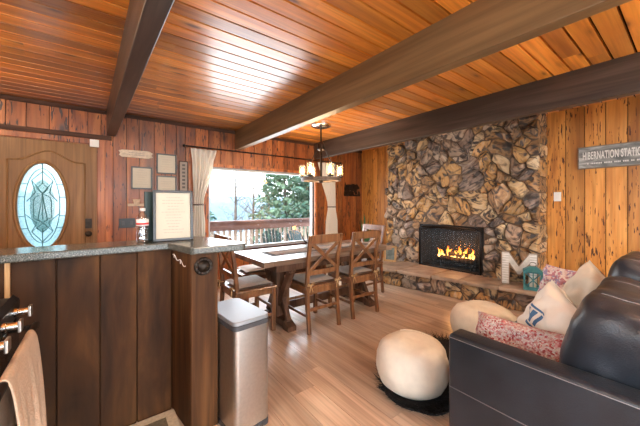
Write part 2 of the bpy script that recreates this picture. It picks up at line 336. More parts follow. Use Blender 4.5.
# ------------------------------------------------------------------ mesh builder
class MB:
    def __init__(s): s.v = []; s.f = []; s.r = []; s.mi = []
    def add(s, vs, fs, rnd=0., mi=0, mat=None):
        o = len(s.v)
        if mat is not None: vs = [mat @ Vector(p) for p in vs]
        s.v += [tuple(p) for p in vs]; s.f += [tuple(i + o for i in f) for f in fs]
        s.r += [rnd] * len(fs); s.mi += [mi] * len(fs)
        return s
    def box(s, a, b, rnd=0., mi=0, mat=None):
        x0, y0, z0 = (min(a[i], b[i]) for i in range(3)); x1, y1, z1 = (max(a[i], b[i]) for i in range(3))
        vs = [(x0, y0, z0), (x1, y0, z0), (x1, y1, z0), (x0, y1, z0), (x0, y0, z1), (x1, y0, z1), (x1, y1, z1), (x0, y1, z1)]
        return s.add(vs, [(0, 3, 2, 1), (4, 5, 6, 7), (0, 1, 5, 4), (1, 2, 6, 5), (2, 3, 7, 6), (3, 0, 4, 7)], rnd, mi, mat)
    def bar(s, p, q, w, d=None, up=(0, 0, 1), rnd=0., mi=0):
        """rectangular bar from p to q: w across, d along the 'up' side"""
        d = d or w; p, q = Vector(p), Vector(q); z = (q - p).normalized(); u = Vector(up)
        if abs(z.dot(u)) > .98: u = Vector((0, 1, 0))
        x = z.cross(u).normalized(); y = x.cross(z).normalized()
        vs = []
        for c in (p, q):
            for a, b in ((-1, -1), (1, -1), (1, 1), (-1, 1)): vs.append(c + x * a * w / 2 + y * b * d / 2)
        return s.add(vs, [(0, 3, 2, 1), (4, 5, 6, 7), (0, 1, 5, 4), (1, 2, 6, 5), (2, 3, 7, 6), (3, 0, 4, 7)], rnd, mi)
    def tube(s, pts, r, n=8, mi=0, cap=True):
        pts = [Vector(p) for p in pts]; rs = r if isinstance(r, (list, tuple)) else [r] * len(pts)
        vs = []; prev = None
        for i, p in enumerate(pts):
            t = (pts[min(i + 1, len(pts) - 1)] - pts[max(i - 1, 0)]).normalized()
            if prev is None:
                u = Vector((0, 0, 1)) if abs(t.z) < .9 else Vector((1, 0, 0)); x = t.cross(u).normalized()
            else: x = (prev - t * prev.dot(t)).normalized()
            prev = x; y = t.cross(x)
            for k in range(n):
                a = 2 * PI * k / n; vs.append(p + (x * math.cos(a) + y * math.sin(a)) * rs[i])
        fs = []
        for i in range(len(pts) - 1):
            for k in range(n): fs.append((i * n + k, i * n + (k + 1) % n, (i + 1) * n + (k + 1) % n, (i + 1) * n + k))
        if cap: fs += [tuple(reversed(range(n))), tuple((len(pts) - 1) * n + k for k in range(n))]
        return s.add(vs, fs, 0, mi)
    def lathe(s, prof, n=24, c=(0, 0, 0), mi=0, fn=None, mat=None):
        vs = []
        for r, z in prof:
            for k in range(n):
                a = 2 * PI * k / n; rr = r * (fn(a, z) if fn else 1); vs.append((c[0] + rr * math.cos(a), c[1] + rr * math.sin(a), c[2] + z))
        fs = []
        for i in range(len(prof) - 1):
            for k in range(n): fs.append((i * n + k, i * n + (k + 1) % n, (i + 1) * n + (k + 1) % n, (i + 1) * n + k))
        fs += [tuple(reversed(range(n))), tuple((len(prof) - 1) * n + k for k in range(n))]
        return s.add(vs, fs, 0, mi, mat)
    def prism(s, poly, z0, z1, mat=None, rnd=0., mi=0):
        n = len(poly); vs = [(x, y, z0) for x, y in poly] + [(x, y, z1) for x, y in poly]
        fs = [tuple(reversed(range(n))), tuple(range(n, 2 * n))] + [(i, (i + 1) % n, n + (i + 1) % n, n + i) for i in range(n)]
        return s.add(vs, fs, rnd, mi, mat)
    def build(s, name, mats, parent=None, world=True, smooth=False, bevel=0., seg=2, subs=0, origin=None, smang=None):
        mats = mats if isinstance(mats, (list, tuple)) else [mats]
        me = bpy.data.meshes.new(name)
        o = bpy.data.objects.new(name, me); COL.objects.link(o)
        if parent is not None:
            o.parent = parent
            if world:
                w = Vector((0, 0, 0)); p = parent
                while p is not None: w += p.location; p = p.parent
                s.v = [tuple(Vector(v) - w) for v in s.v]
        elif world:
            if origin is None:
                xs, ys, zs = zip(*s.v); origin = ((min(xs) + max(xs)) / 2, (min(ys) + max(ys)) / 2, min(zs))
            o.location = origin; w = Vector(origin); s.v = [tuple(Vector(v) - w) for v in s.v]
        me.from_pydata(s.v, [], s.f)
        for m in mats: me.materials.append(m)
        me.polygons.foreach_set('material_index', s.mi)
        at = me.attributes.new('rnd', 'FLOAT', 'FACE'); at.data.foreach_set('value', s.r)
        bm = bmesh.new(); bm.from_mesh(me); bmesh.ops.recalc_face_normals(bm, faces=bm.faces); bm.to_mesh(me); bm.free()
        if smooth or smang:
            me.polygons.foreach_set('use_smooth', [True] * len(me.polygons))
            if smang: 
                try: me.set_sharp_from_angle(angle=R(smang))
                except Exception: pass
        if bevel:
            md = o.modifiers.new('edge', 'BEVEL'); md.width = bevel; md.segments = seg; md.limit_method = 'ANGLE'; md.angle_limit = R(35)
        if subs:
            md = o.modifiers.new('round', 'SUBSURF'); md.levels = subs; md.render_levels = subs
        return o

def tag(o, label=None, cat=None, group=None, kind=None):
    if label: o['label'] = label
    if cat: o['category'] = cat
    if group: o['group'] = group
    if kind: o['kind'] = kind
    return o
def thing(name, label, cat, loc=(0, 0, 0), rz=0., group=None):
    o = bpy.data.objects.new(name, None); COL.objects.link(o); o.location = loc; o.rotation_euler = (0, 0, rz); o.empty_display_size = .1
    return tag(o, label, cat, group)
def struct(o): o['kind'] = 'structure'; return o
def copy_tree(o, parent=None):
    c = o.copy(); COL.objects.link(c); c.parent = parent
    for ch in list(o.children): copy_tree(ch, c)
    return c

# ------------------------------------------------------------------ room dimensions
XW, XE, YS, YN, H = -2.2, 4.7, -2.6, 4.6, 2.49
WX0, WX1, WZ0, WZ1 = 1.33, 3.37, .56, 1.88          # picture window

def planks(mb, plane, lo, hi, seams, z0, z1, holes=(), t=.018, gap=.007, face=-1):
    """vertical boards on plane y=const (plane=('y',v)) or x=const; holes = (a0,a1,z0,z1)"""
    ax, v = plane
    ss = [lo] + [s for s in seams if lo < s < hi] + [hi]
    for i in range(len(ss) - 1):
        a, b = ss[i] + gap / 2, ss[i + 1] - gap / 2
        rnd = random.random() * 100
        cuts = sorted({a, b, *[c for h in holes for c in h[:2] if a < c < b]})
        for j in range(len(cuts) - 1):
            c, d = cuts[j], cuts[j + 1]; segs = [(z0, z1)]
            for h in holes:
                if h[0] < (c + d) / 2 < h[1]:
                    n = []
                    for p, q in segs:
                        if h[2] > p: n.append((p, min(q, h[2])))
                        if h[3] < q: n.append((max(p, h[3]), q))
                    segs = n
            for p, q in segs:
                if ax == 'y': mb.box((c, v, p), (d, v + face * t, q), rnd)
                else: mb.box((v, c, p), (v + face * t, d, q), rnd)

def seams(lo, hi, ws):
    out = []; a = lo; i = 0
    while a < hi:
        a += ws[i % len(ws)] * random.uniform(.9, 1.1); i += 1; out.append(a)
    return out

# floor: planks along Y
mb = MB(); x = XW
i = 0
while x < XE:
    w = .18; y = YS - random.uniform(0, 1.2)
    while y < YN:
        l = 1.25
        y0, y1 = max(y, YS), min(y + l, YN)
        if y1 > y0: mb.box((x + .0012, y0 + .001, -.02), (min(x + w, XE) - .0012, y1 - .001, 0), random.random() * 100)
        y += l
    x += w
mb.box((XW - .15, YS - .15, -.12), (XE + .15, YN + .15, -.012), 3.3)
struct(mb.build('floor', M['floor'], origin=(0, 0, 0)))

# ceiling boards along X
mb = MB(); y = YN - .02; k = 0
while y > YS:
    x = XW - random.uniform(0, 2.5)
    while x < XE:
        l = random.choice([2.4, 3.0, 3.6]); x0, x1 = max(x, XW), min(x + l, XE)
        if x1 > x0:
            rn = random.random() * 100
            mb.add([(x0, y - .008, H), (x1, y - .008, H), (x1, y - .122, H), (x0, y - .122, H), (x0, y - .004, H + .022), (x1, y - .004, H + .022), (x1, y - .126, H + .022), (x0, y - .126, H + .022)],
                   [(0, 1, 2, 3), (0, 4, 5, 1), (3, 2, 6, 7)], rn)
        x += l
    y -= .13
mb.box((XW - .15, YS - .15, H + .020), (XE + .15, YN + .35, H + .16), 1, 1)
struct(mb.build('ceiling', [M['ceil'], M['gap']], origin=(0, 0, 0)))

# wall with the picture window and the front door (north)
DX0, DX1, DZ = -.93, -.03, 2.04
holes = ((WX0, WX1, WZ0, WZ1), (DX0, DX1, 0, DZ))
mb = MB()
sA = [-1.9, -1.7, -1.45, -1.25, -1.0, -.82, -.66, -.47, -.3, -.12, .01, .134, .28, .421, .6, .74, .878, 1.0, 1.14, 1.33, 1.52, 1.72, 1.9, 2.093, 2.27, 2.437, 2.683, 2.9, 3.149, 3.37, 3.6, 3.8, 3.97, 4.105, 4.338, 4.5]
planks(mb, ('y', YN), XW, XE, sA, 0, H, holes)
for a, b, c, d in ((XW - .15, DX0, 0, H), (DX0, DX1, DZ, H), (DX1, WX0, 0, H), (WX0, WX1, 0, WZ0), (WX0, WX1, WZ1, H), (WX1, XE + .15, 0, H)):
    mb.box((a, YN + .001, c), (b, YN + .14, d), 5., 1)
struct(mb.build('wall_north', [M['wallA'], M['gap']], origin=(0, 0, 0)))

# fireplace wall (east)
mb = MB()
sB = []
y = YS
ws = [.16, .12, .2, .17, .22, .14]
fixed = [.30, .47, .646, .829, 1.01, 1.2, 1.4, 3.5, 3.62, 3.80, 3.93, 4.12, 4.25, 4.42]
y = YS + .2
while y < .25: sB.append(y); y += random.choice(ws)
planks(mb, ('x', XE), YS, YN, sB + fixed, 0, H)
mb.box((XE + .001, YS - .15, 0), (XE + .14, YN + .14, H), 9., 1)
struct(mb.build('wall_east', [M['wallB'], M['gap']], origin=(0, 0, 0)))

# kitchen side wall (west) and the wall behind the camera (south) with a patio door opening and a window added for fill daylight
mb = MB(); planks(mb, ('x', XW), YS, YN, seams(YS, YN, ws), 0, H, ((-1.6, .6, 1.0, 2.15),), face=1)
for a, b, c, d in ((YS - .15, -1.6, 0, H), (-1.6, .6, 0, 1.0), (-1.6, .6, 2.15, H), (.6, YN + .15, 0, H)): mb.box((XW - .14, a, c), (XW - .001, b, d), 4.)
struct(mb.build('wall_west', M['wallA'], origin=(0, 0, 0)))
SX0, SX1 = -1.4, 3.4
mb = MB(); planks(mb, ('y', YS), XW, XE, seams(XW, XE, ws), 0, H, ((SX0, SX1, 0.05, 2.2),), face=1)
for a, b, c, d in ((XW - .15, SX0, 0, H), (SX0, SX1, 2.2, H), (SX0, SX1, 0, .05), (SX1, XE + .15, 0, H)): mb.box((a, YS - .14, c), (b, YS - .001, d), 4.)
struct(mb.build('wall_south', M['wallA'], origin=(0, 0, 0)))
def simple_window(name, plane, a0, a1, z0, z1, bars, m):
    root = struct(thing(name, None, None, ((a0 + a1) / 2, plane[1], z0) if plane[0] == 'y' else (plane[1], (a0 + a1) / 2, z0)))
    f = MB(); w = .05
    segs = [(a0, a0 + w, z0, z1), (a1 - w, a1, z0, z1), (a0, a1, z0, z0 + w), (a0, a1, z1 - w, z1)] + [(c - w / 2, c + w / 2, z0, z1) for c in bars]
    for a, b, c, d in segs:
        if plane[0] == 'y': f.box((a, plane[1] - .04, c), (b, plane[1] + .04, d))
        else: f.box((plane[1] - .04, a, c), (plane[1] + .04, b, d))
    f.build('window_frame', m, root)
    g = MB()
    if plane[0] == 'y': g.box((a0 + w, plane[1] - .004, z0 + w), (a1 - w, plane[1] + .004, z1 - w))
    else: g.box((plane[1] - .004, a0 + w, z0 + w), (plane[1] + .004, a1 - w, z1 - w))
    g.build('pane', M['glass'], root)
    return root
simple_window('added_window_2', ('y', YS - .07), SX0, SX1, .05, 2.2, (.2, 1.8), M['white'])  # unseen patio doors, added to bring in fill daylight
simple_window('added_window_3', ('x', XW - .07), -1.6, .6, 1.0, 2.15, (-.5,), M['white'])  # unseen kitchen window, added to bring in fill daylight
# picture window
w1 = struct(thing('window_1', None, None, ((WX0 + WX1) / 2, YN, WZ0)))
M['winframe'] = plain('grey white window frame', (.40, .41, .42), .4)
f = MB(); fw = .035
for a, b, c, d in ((WX0, WX0 + fw, WZ0, WZ1), (WX1 - fw, WX1, WZ0, WZ1), (WX0, WX1, WZ0, WZ0 + fw), (WX0, WX1, WZ1 - fw, WZ1)):
    f.box((a, YN + .03, c), (b, YN + .10, d))
f.build('window_frame', M['winframe'], w1, bevel=.004)
MB().box((WX0 + fw, YN + .062, WZ0 + fw), (WX1 - fw, YN + .068, WZ1 - fw)).build('pane', M['glass'], w1)
s = MB()
s.box((WX0 - .02, YN - .045, WZ0 - .03), (WX1 + .02, YN + .03, WZ0 + .002))
s.build('window_sill', M['trimdark'], w1, bevel=.004)
s = MB()
for a, b, c, d in ((WX0 - .05, WX0, WZ0 - .03, WZ1 + .05), (WX1, WX1 + .05, WZ0 - .03, WZ1 + .05), (WX0, WX1, WZ1, WZ1 + .05)):
    s.box((a, YN - .03, c), (b, YN, d), 3)
s.build('casing', M['wallA'], w1, bevel=.003)

# beams
for xa, mk in ((.145, 'beamd'), (1.75, 'beaml'), (3.35, 'beamd')):
    b = MB()
    if xa < 1: b.prism([(.27, YS), (.37, YS), (.165, YN - .02), (.065, YN - .02)], 2.175, H + .004, rnd=xa)
    else: b.box((xa, YS, 2.185), (xa + .095, YN - .02, H + .004), xa)
    b = b.build('ceiling_beam', M[mk], bevel=.006)
    struct(b)
# baseboards and door header trim
struct(MB().box((DX0 - .4, YN - .035, DZ + .075), (.12, YN - .018, DZ + .13), 2).build('trim_1', M['trimdark'], bevel=.003))
struct(MB().box((XW, YN - .035, H - .05), (XE, YN - .018, H), 2).build('trim_2', M['trimdark'], bevel=.003))
struct(MB().box((XW, YN - .034, 0), (DX0 - .08, YN - .018, .09), 2).box((DX1 + .08, YN - .034, 0), (XE, YN - .018, .09), 4).build('baseboard_north', M['trimdark'], bevel=.003))
struct(MB().box((XE - .034, YS, 0), (XE - .018, 1.1, .09), 2).box((XE - .034, 3.66, 0), (XE - .018, YN - .04, .09), 4).build('baseboard_east', M['trimdark'], bevel=.003))

# ------------------------------------------------------------------ front door with oval leaded glass
d1 = struct(thing('door_1', None, None, ((DX0 + DX1) / 2, YN, 0)))
c = MB()
for a, b, p, q in ((DX0 - .08, DX0 - .005, 0, DZ + .07), (DX1 + .005, DX1 + .08, 0, DZ + .07), (DX0 - .005, DX1 + .005, DZ + .005, DZ + .07)):
    c.box((a, YN - .035, p), (b, YN + .0, q), 7)
c.build('casing', M['wallA'], d1, bevel=.004)
OX, OZ, OA, OB = -.53, 1.28, .205, .49
def ring_pts(a, b, n=64): return [(OX + a * math.cos(2 * PI * k / n), OZ + b * math.sin(2 * PI * k / n)) for k in range(n)]
# slab with an oval hole: bridge outer rectangle (resampled) to oval
n = 64; inner = ring_pts(OA, OB)
outer = []
for k in range(n):
    a = 2 * PI * k / n; cx, cz = math.cos(a), math.sin(a)
    hx = (DX1 - OX) if cx > 0 else (OX - DX0); hz = (DZ - OZ) if cz > 0 else OZ - .005
    t = min(hx / max(abs(cx), 1e-6), hz / max(abs(cz), 1e-6)); outer.append((OX + cx * t, OZ + cz * t))
for (cx, cz) in ((DX1, DZ), (DX0, DZ), (DX0, .005), (DX1, .005)):
    k = min(range(n), key=lambda k: (outer[k][0] - cx) ** 2 + (outer[k][1] - cz) ** 2); outer[k] = (cx, cz)
sl = MB(); y0, y1 = YN - .005, YN + .04
vs = [(p[0], y0, p[1]) for p in inner] + [(p[0], y0, p[1]) for p in outer] + [(p[0], y1, p[1]) for p in inner] + [(p[0], y1, p[1]) for p in outer]
fs = []
for k in range(n):
    j = (k + 1) % n; fs += [(k, j, n + j, n + k), (2 * n + k, 3 * n + k, 3 * n + j, 2 * n + j), (k, 2 * n + k, 2 * n + j, j), (n + k, n + j, 3 * n + j, 3 * n + k)]
sl.add(vs, fs, 1.)
sl.build('door_slab', M['door'], d1)
# raised oval moulding and raised panel border with arched top
mo = MB()
mo.tube([(p[0], YN - .008, p[1]) for p in ring_pts(OA + .02, OB + .02)] + [(OX + OA + .02, YN - .008, OZ)], .016, 8, cap=False)
pts = []
x0, x1, zb = DX0 + .12, DX1 - .12, .75
for k in range(25):
    t = k / 24; x = x0 + (x1 - x0) * t; a = abs(t - .5) * 2
    z = 1.80 + (.12 * (.5 + .5 * math.cos(PI * min(1, a / .8))) if a < .8 else 0); pts.append((x, YN - .006, z))
pts = [(x0, YN - .006, zb)] + pts + [(x1, YN - .006, zb), (x0, YN - .006, zb)]
mo.tube(pts, .010, 6, cap=False)
mo.build('moulding', M['door'], d1, smooth=True)
g = MB(); n = 48; g.add([(OX, YN + .015, OZ)] + [(p[0], YN + .015, p[1]) for p in ring_pts(OA, OB, n)], [(0, 1 + k, 1 + (k + 1) % n) for k in range(n)]); g.build('oval_pane', M['frosted'], d1)
g = MB(); n = 48; q = ring_pts(.105, .30, n)
g.add([(OX, YN + .010, OZ)] + [(OX + (p[0] - OX) * 1., YN + .010, p[1]) for p in q], [(0, 1 + k, 1 + (k + 1) % n) for k in range(n)]); g.build('centre_pane', M['clearlead'], d1)
cm = MB()
def lead(*ps): cm.tube([(OX + a, YN + .006, OZ + b) for a, b in ps], .0045, 5)
ip = [(.15 * math.cos(2 * PI * k / 40), .43 * math.sin(2 * PI * k / 40)) for k in range(41)]
lead(*ip)
lead((0, .49), (0, .26)); lead((0, -.49), (0, -.26)); lead((0, -.16), (0, .16))
for sx in (-1, 1):
    lead((0, .40), (sx * .09, .29), (0, .14), (sx * .06, .10), (sx * .075, .06), (sx * .075, -.14), (0, -.20), (sx * .09, -.30), (0, -.42))
    lead((sx * .09, .29), (sx * .06, .15), (sx * .13, .05)); lead((sx * .09, -.30), (sx * .05, -.20), (sx * .14, -.10))
    lead((sx * .145, .10), (sx * .205, .10)); lead((sx * .145, -.12), (sx * .2, -.12)); lead((sx * .12, .25), (sx * .18, .25)); lead((sx * .12, -.26), (sx * .18, -.26))
    lead((0, .26), (sx * .05, .20), (0, .14), (0, .12), (sx * .04, -.16), (0, -.20)); lead((0, -.20), (sx * .05, -.26), (0, -.31))
cm.build('leading', plain('dark lead came', (.03, .10, .10), .4, .5), d1)
h = MB(); h.box((DX1 - .115, YN - .03, 1.0), (DX1 - .05, YN - .004, 1.12)); h.box((DX1 - .10, YN - .036, 1.03), (DX1 - .065, YN - .03, 1.09))
h.lathe([(.034, 0), (.036, .012), (.02, .022), (.018, .035), (.030, .05), (.030, .065), (.012, .072)], 18, mat=Matrix.Translation((DX1 - .083, YN - .005, .93)) @ Matrix.Rotation(R(90), 4, 'X'))
h.build('door_handle', M['iron'], d1, bevel=.003)
tag(MB().box((-.10, YN - .055, 2.01), (-.01, YN - .035, 2.10)).box((-.075, YN - .058, 2.03), (-.035, YN - .055, 2.08)).build('door_sensor', M['white'], bevel=.004), 'small white door sensor at the top corner of the front door', 'sensor')

# ------------------------------------------------------------------ stones by Voronoi cells
def clip(poly, px, py, nx, ny):
    out = []; n = len(poly)
    for i in range(n):
        a, b = poly[i], poly[(i + 1) % n]
        da = (a[0] - px) * nx + (a[1] - py) * ny; db = (b[0] - px) * nx + (b[1] - py) * ny
        if da <= 0: out.append(a)
        if (da < 0 < db) or (db < 0 < da):
            t = da / (da - db); out.append((a[0] + (b[0] - a[0]) * t, a[1] + (b[1] - a[1]) * t))
    return out
def cells(seeds, rect, extra=()):
    u0, v0, u1, v1 = rect; res = []
    allp = [(s[0], s[1]) for s in seeds] + list(extra)
    for i, s in enumerate(seeds):
        poly = [(u0, v0), (u1, v0), (u1, v1), (u0, v1)]
        near = sorted(((q[0] - s[0]) ** 2 + (q[1] - s[1]) ** 2, q) for j, q in enumerate(allp) if j != i)[:26]
        for d, q in near:
            if d < 1e-9: continue
            poly = clip(poly, (s[0] + q[0]) / 2, (s[1] + q[1]) / 2, q[0] - s[0], q[1] - s[1])
            if len(poly) < 3: break
        if len(poly) >= 3: res.append(poly)
    return res
def stone_on(mb, poly, place, hmin, hmax, gap=.006, warp=None):
    cx = sum(p[0] for p in poly) / len(poly); cy = sum(p[1] for p in poly) / len(poly)
    per = []
    for i in range(len(poly)):
        a, b = poly[i], poly[(i + 1) % len(poly)]; l = math.hypot(b[0] - a[0], b[1] - a[1]); m = max(1, int(l / .03))
        for k in range(m): per.append((a[0] + (b[0] - a[0]) * k / m, a[1] + (b[1] - a[1]) * k / m))
    if len(per) < 5: return
    per = [((per[i - 1][0] + 4 * per[i][0] + per[(i + 1) % len(per)][0]) / 6, (per[i - 1][1] + 4 * per[i][1] + per[(i + 1) % len(per)][1]) / 6) for i in range(len(per))]
    if warp:
        per = [warp(*p) for p in per]; cx, cy = warp(cx, cy)
    size = sum(math.hypot(p[0] - cx, p[1] - cy) for p in per) / len(per)
    k0 = max(.3, 1 - gap / size); h = random.uniform(hmin, hmax); sd = random.uniform(0, 99)
    pl = [(h * random.uniform(.9, 1.5), random.uniform(-.75, .75), random.uniform(-.75, .75)) for _ in range(4)]
    n = len(per); vs = []
    rings = ((k0, -.03), (k0 * .985, .25), (k0 * .93, .8), (k0 * .75, 1.), (k0 * .55, 1.), (k0 * .35, 1.), (k0 * .16, 1.))
    for sc, q in rings:
        for (x, y) in per:
            X, Y = cx + (x - cx) * sc, cy + (y - cy) * sc
            if q > 0:
                z = min(min(a + b * (X - cx) + c * (Y - cy) for a, b, c in pl), h * 1.5)
                z = max(z, .012) * q + .020 * mnoise.noise(Vector((X * 11 + sd, Y * 11, sd))) * q + .013 * mnoise.noise(Vector((X * 30 + sd, Y * 30, 3)))
                z = max(z, .004)
            else: z = -.03
            vs.append(place(X, Y, z))
    z = min(a for a, b, c in pl); vs.append(place(cx, cy, z)); fs = []; m = len(rings)
    for r in range(m - 1):
        for k in range(n): fs.append((r * n + k, r * n + (k + 1) % n, (r + 1) * n + (k + 1) % n, (r + 1) * n + k))
    for k in range(n): fs.append(((m - 1) * n + k, (m - 1) * n + (k + 1) % n, m * n))
    mb.add(vs, fs, random.random() * 100)

FX = 4.36                       # mortar plane of the stone face
SY0, SY1 = 1.19, 3.58
FY0, FY1, FZ0, FZ1 = 1.85, 2.89, .24, .965      # fire opening
rs = random.Random(11)
seeds = []
tries = 0
while len(seeds) < 150 and tries < 9000:
    tries += 1
    u, v = rs.uniform(SY0, SY1), rs.uniform(.2, 2.5)
    if FY0 - .03 < u < FY1 + .03 and FZ0 - .1 < v < FZ1 + .03: continue
    dmin = rs.choice([.10, .15, .20, .25, .29])
    if all(((u - s[0]) * .96) ** 2 + ((v - s[1]) * 1.04) ** 2 > max(dmin, s[2] * .8) ** 2 for s in seeds): seeds.append((u, v, dmin))
ex = []
for u, v, _ in seeds:
    if FZ0 < v < FZ1 + .0 and u < FY0 and u > FY0 - .4: ex.append((2 * FY0 - u, v))
    if FZ0 < v < FZ1 and u > FY1 and u < FY1 + .4: ex.append((2 * FY1 - u, v))
    if v > FZ1 and v < FZ1 + .35 and FY0 - .05 < u < FY1 + .05: ex.append((u, 2 * FZ1 - v))
def warp(u, v):
    e = min(u - SY0, SY1 - u, 9)
    if v < FZ1 + .02: e = min(e, max(FY0 - u, u - FY1, 0))
    else: e = min(e, math.hypot(max(FY0 - u, u - FY1, 0), v - FZ1))
    a = min(1, max(0, e / .35)) * .17
    return (u + a * mnoise.noise(Vector((u * 2.6, v * 2.6, 3.1))) + a * .25 * mnoise.noise(Vector((u * 11, v * 11, 1.))), v + a * 1.25 * mnoise.noise(Vector((u * 2.6, v * 2.6, 17.7))) * min(1, (H - v) / .2) + a * .25 * mnoise.noise(Vector((u * 11, v * 11, 6.))))
fp = thing('stone_fireplace', 'floor to ceiling rough fieldstone fireplace with raised flagstone hearth', 'fireplace', (4.3, (SY0 + SY1) / 2, 0))
mb = MB()
for poly in cells(seeds, (SY0, .2, SY1, H), ex):
    # keep clear of the opening
    cx = sum(p[0] for p in poly) / len(poly); cy = sum(p[1] for p in poly) / len(poly)
    if FY0 < cx < FY1 and cy < FZ1: continue
    if cy < FZ1 and cx <= FY0: poly = clip(poly, FY0, 0, 1, 0)
    elif cy < FZ1 and cx >= FY1: poly = clip(poly, FY1, 0, -1, 0)
    elif FY0 - .3 < cx < FY1 + .3 and cy >= FZ1:
        if any(FY0 < p[0] < FY1 and p[1] < FZ1 for p in poly): poly = clip(poly, 0, FZ1, 0, -1)
    if len(poly) >= 3: stone_on(mb, poly, lambda u, v, d: (FX - d, u, min(v, H)), .025, .10, warp=warp)
# returns: right-hand and left-hand corners get small stones facing sideways
for side, yy in ((-1, SY0), (1, SY1)):
    z = .02
    while z < H - .05:
        hh = rs.uniform(.12, .26); z1 = min(z + hh, H)
        stone_on(mb, [(FX, z), (XE - .02, z), (XE - .02, z1), (FX, z1)], lambda u, v, d, s=side, q=yy: (u, q + s * (d - .02), v), .01, .03)
        z = z1
mb.build('stone_face', M['stone'], fp, smooth=True, smang=24)
mo = MB()
mo.box((FX, SY0 + .02, 0), (XE - .02, FY0, H)); mo.box((FX, FY1, 0), (XE - .02, SY1 - .02, H)); mo.box((FX, FY0, FZ1), (XE - .02, FY1, H)); mo.box((FX, FY0, 0), (XE - .02, FY1, FZ0 + .02))
mo.build('mortar', M['mortar'], fp)
fb = MB()
# firebox lining behind the opening (inside the chimney breast and beyond the wall line)
fb.box((XE - .035, FY0, FZ0), (XE - .021, FY1, FZ1)); fb.box((FX, FY0, FZ0 + .02), (XE - .03, FY0 + .03, FZ1)); fb.box((FX, FY1 - .03, FZ0 + .02), (XE - .03, FY1, FZ1)); fb.box((FX, FY0, FZ1 - .02), (XE - .03, FY1, FZ1)); fb.box((FX, FY0, FZ0 + .02), (XE - .03, FY1, FZ0 + .045))
fb.build('firebox', M['soot'], fp)
# hearth: front line runs (3.53,2.97)-(4.03,1.10)
def hx(y): return 3.55 + (3.42 - y) * (.48 / 2.3) if y < 3.42 else 3.55
HT = .28
he = MB()
u = 0.
hs = []
L0 = Vector((hx(3.6) + .05, 3.6, 0)); L1 = Vector((hx(1.12) + .05, 1.12, 0)); Ld = (L1 - L0); Ll = Ld.length; Ld.normalize(); Ln = Vector((-abs(Ld.y), -abs(Ld.x) * 0 + (-Ld.x), 0)).normalized()
rs2 = random.Random(5)
sd = []; tr = 0
while len(sd) < 40 and tr < 4000:
    tr += 1; a, b = rs2.uniform(0, Ll), rs2.uniform(0, .24)
    if all(((a - s[0]) * .8) ** 2 + (b - s[1]) ** 2 > .15 ** 2 for s in sd): sd.append((a, b))
for poly in cells(sd, (0, 0, Ll, .235)):
    stone_on(he, poly, lambda a, b, d: tuple(L0 + Ld * a + Ln * d + Vector((0, 0, b))), .02, .05, .006)
z = 0
for a0 in (3.98 + .05, 4.2):
    stone_on(he, [(a0, 0), (a0 + .17, 0), (a0 + .17, .23), (a0, .23)], lambda u, v, d: (u, 1.12 - d, v), .01, .03, .006)
he.build('hearth_base', M['stone'], fp, smooth=True, smang=24)
MB().prism([(L0.x, L0.y), (L1.x, L1.y), (FX, 1.12), (FX, 3.6)], 0, .232).build('hearth_core', M['mortar'], fp)
hslab = MB(); cuts = [3.64, 3.25, 2.83, 2.32, 1.95, 1.5, 1.08]
for i in range(len(cuts) - 1):
    a, b = cuts[i], cuts[i + 1]; j0 = .0; off = rs2.uniform(-.012, .012)
    hslab.prism([(hx(a) - .02 + off, a - .004), (hx((a + b) / 2) - .03 + off, (a + b) / 2), (hx(b) - .02 + off, b + .004), (FX + .02, b + .004 + rs2.uniform(-.0, .03)), (FX + .02, a - .004)], .228, HT, rnd=rs2.random() * 99)
hslab.build('hearth_slab', M['slab'], fp, bevel=.012, seg=2)

# fire screen with mesh curtain
scn = thing('fire_screen', 'black framed mesh fire screen covering the fireplace opening', 'fire screen', (FX - .02, 2.37, HT))
f = MB()
xF = FX - .045
f.tube([(xF, FY0 + .03, HT), (xF, FY0 + .03, .90), (xF, FY0 + .1, .945), (xF, 2.37, .965), (xF, FY1 - .1, .945), (xF, FY1 - .03, .90), (xF, FY1 - .03, HT)], .014, 8)
f.bar((xF, FY0 + .03, HT + .012), (xF, FY1 - .03, HT + .012), .02, .02)
f.bar((xF - .005, FY0 + .03, .90), (xF - .005, FY1 - .03, .90), .012, .02)
f.build('frame', M['black'], scn, smooth=True)
cu = MB(); nn = 160; vs = []
for k in range(nn + 1):
    y = FY0 + .05 + (FY1 - FY0 - .1) * k / nn; dx = .016 * math.sin(k * .55) + .004 * math.sin(k * .31)
    vs += [(xF + .012 + dx, y, HT + .03), (xF + .012 + dx * .6, y, .905)]
cu.add(vs, [(2 * k, 2 * k + 2, 2 * k + 3, 2 * k + 1) for k in range(nn)])
cu.build('mesh_curtain', M['screen'], scn, smooth=True)

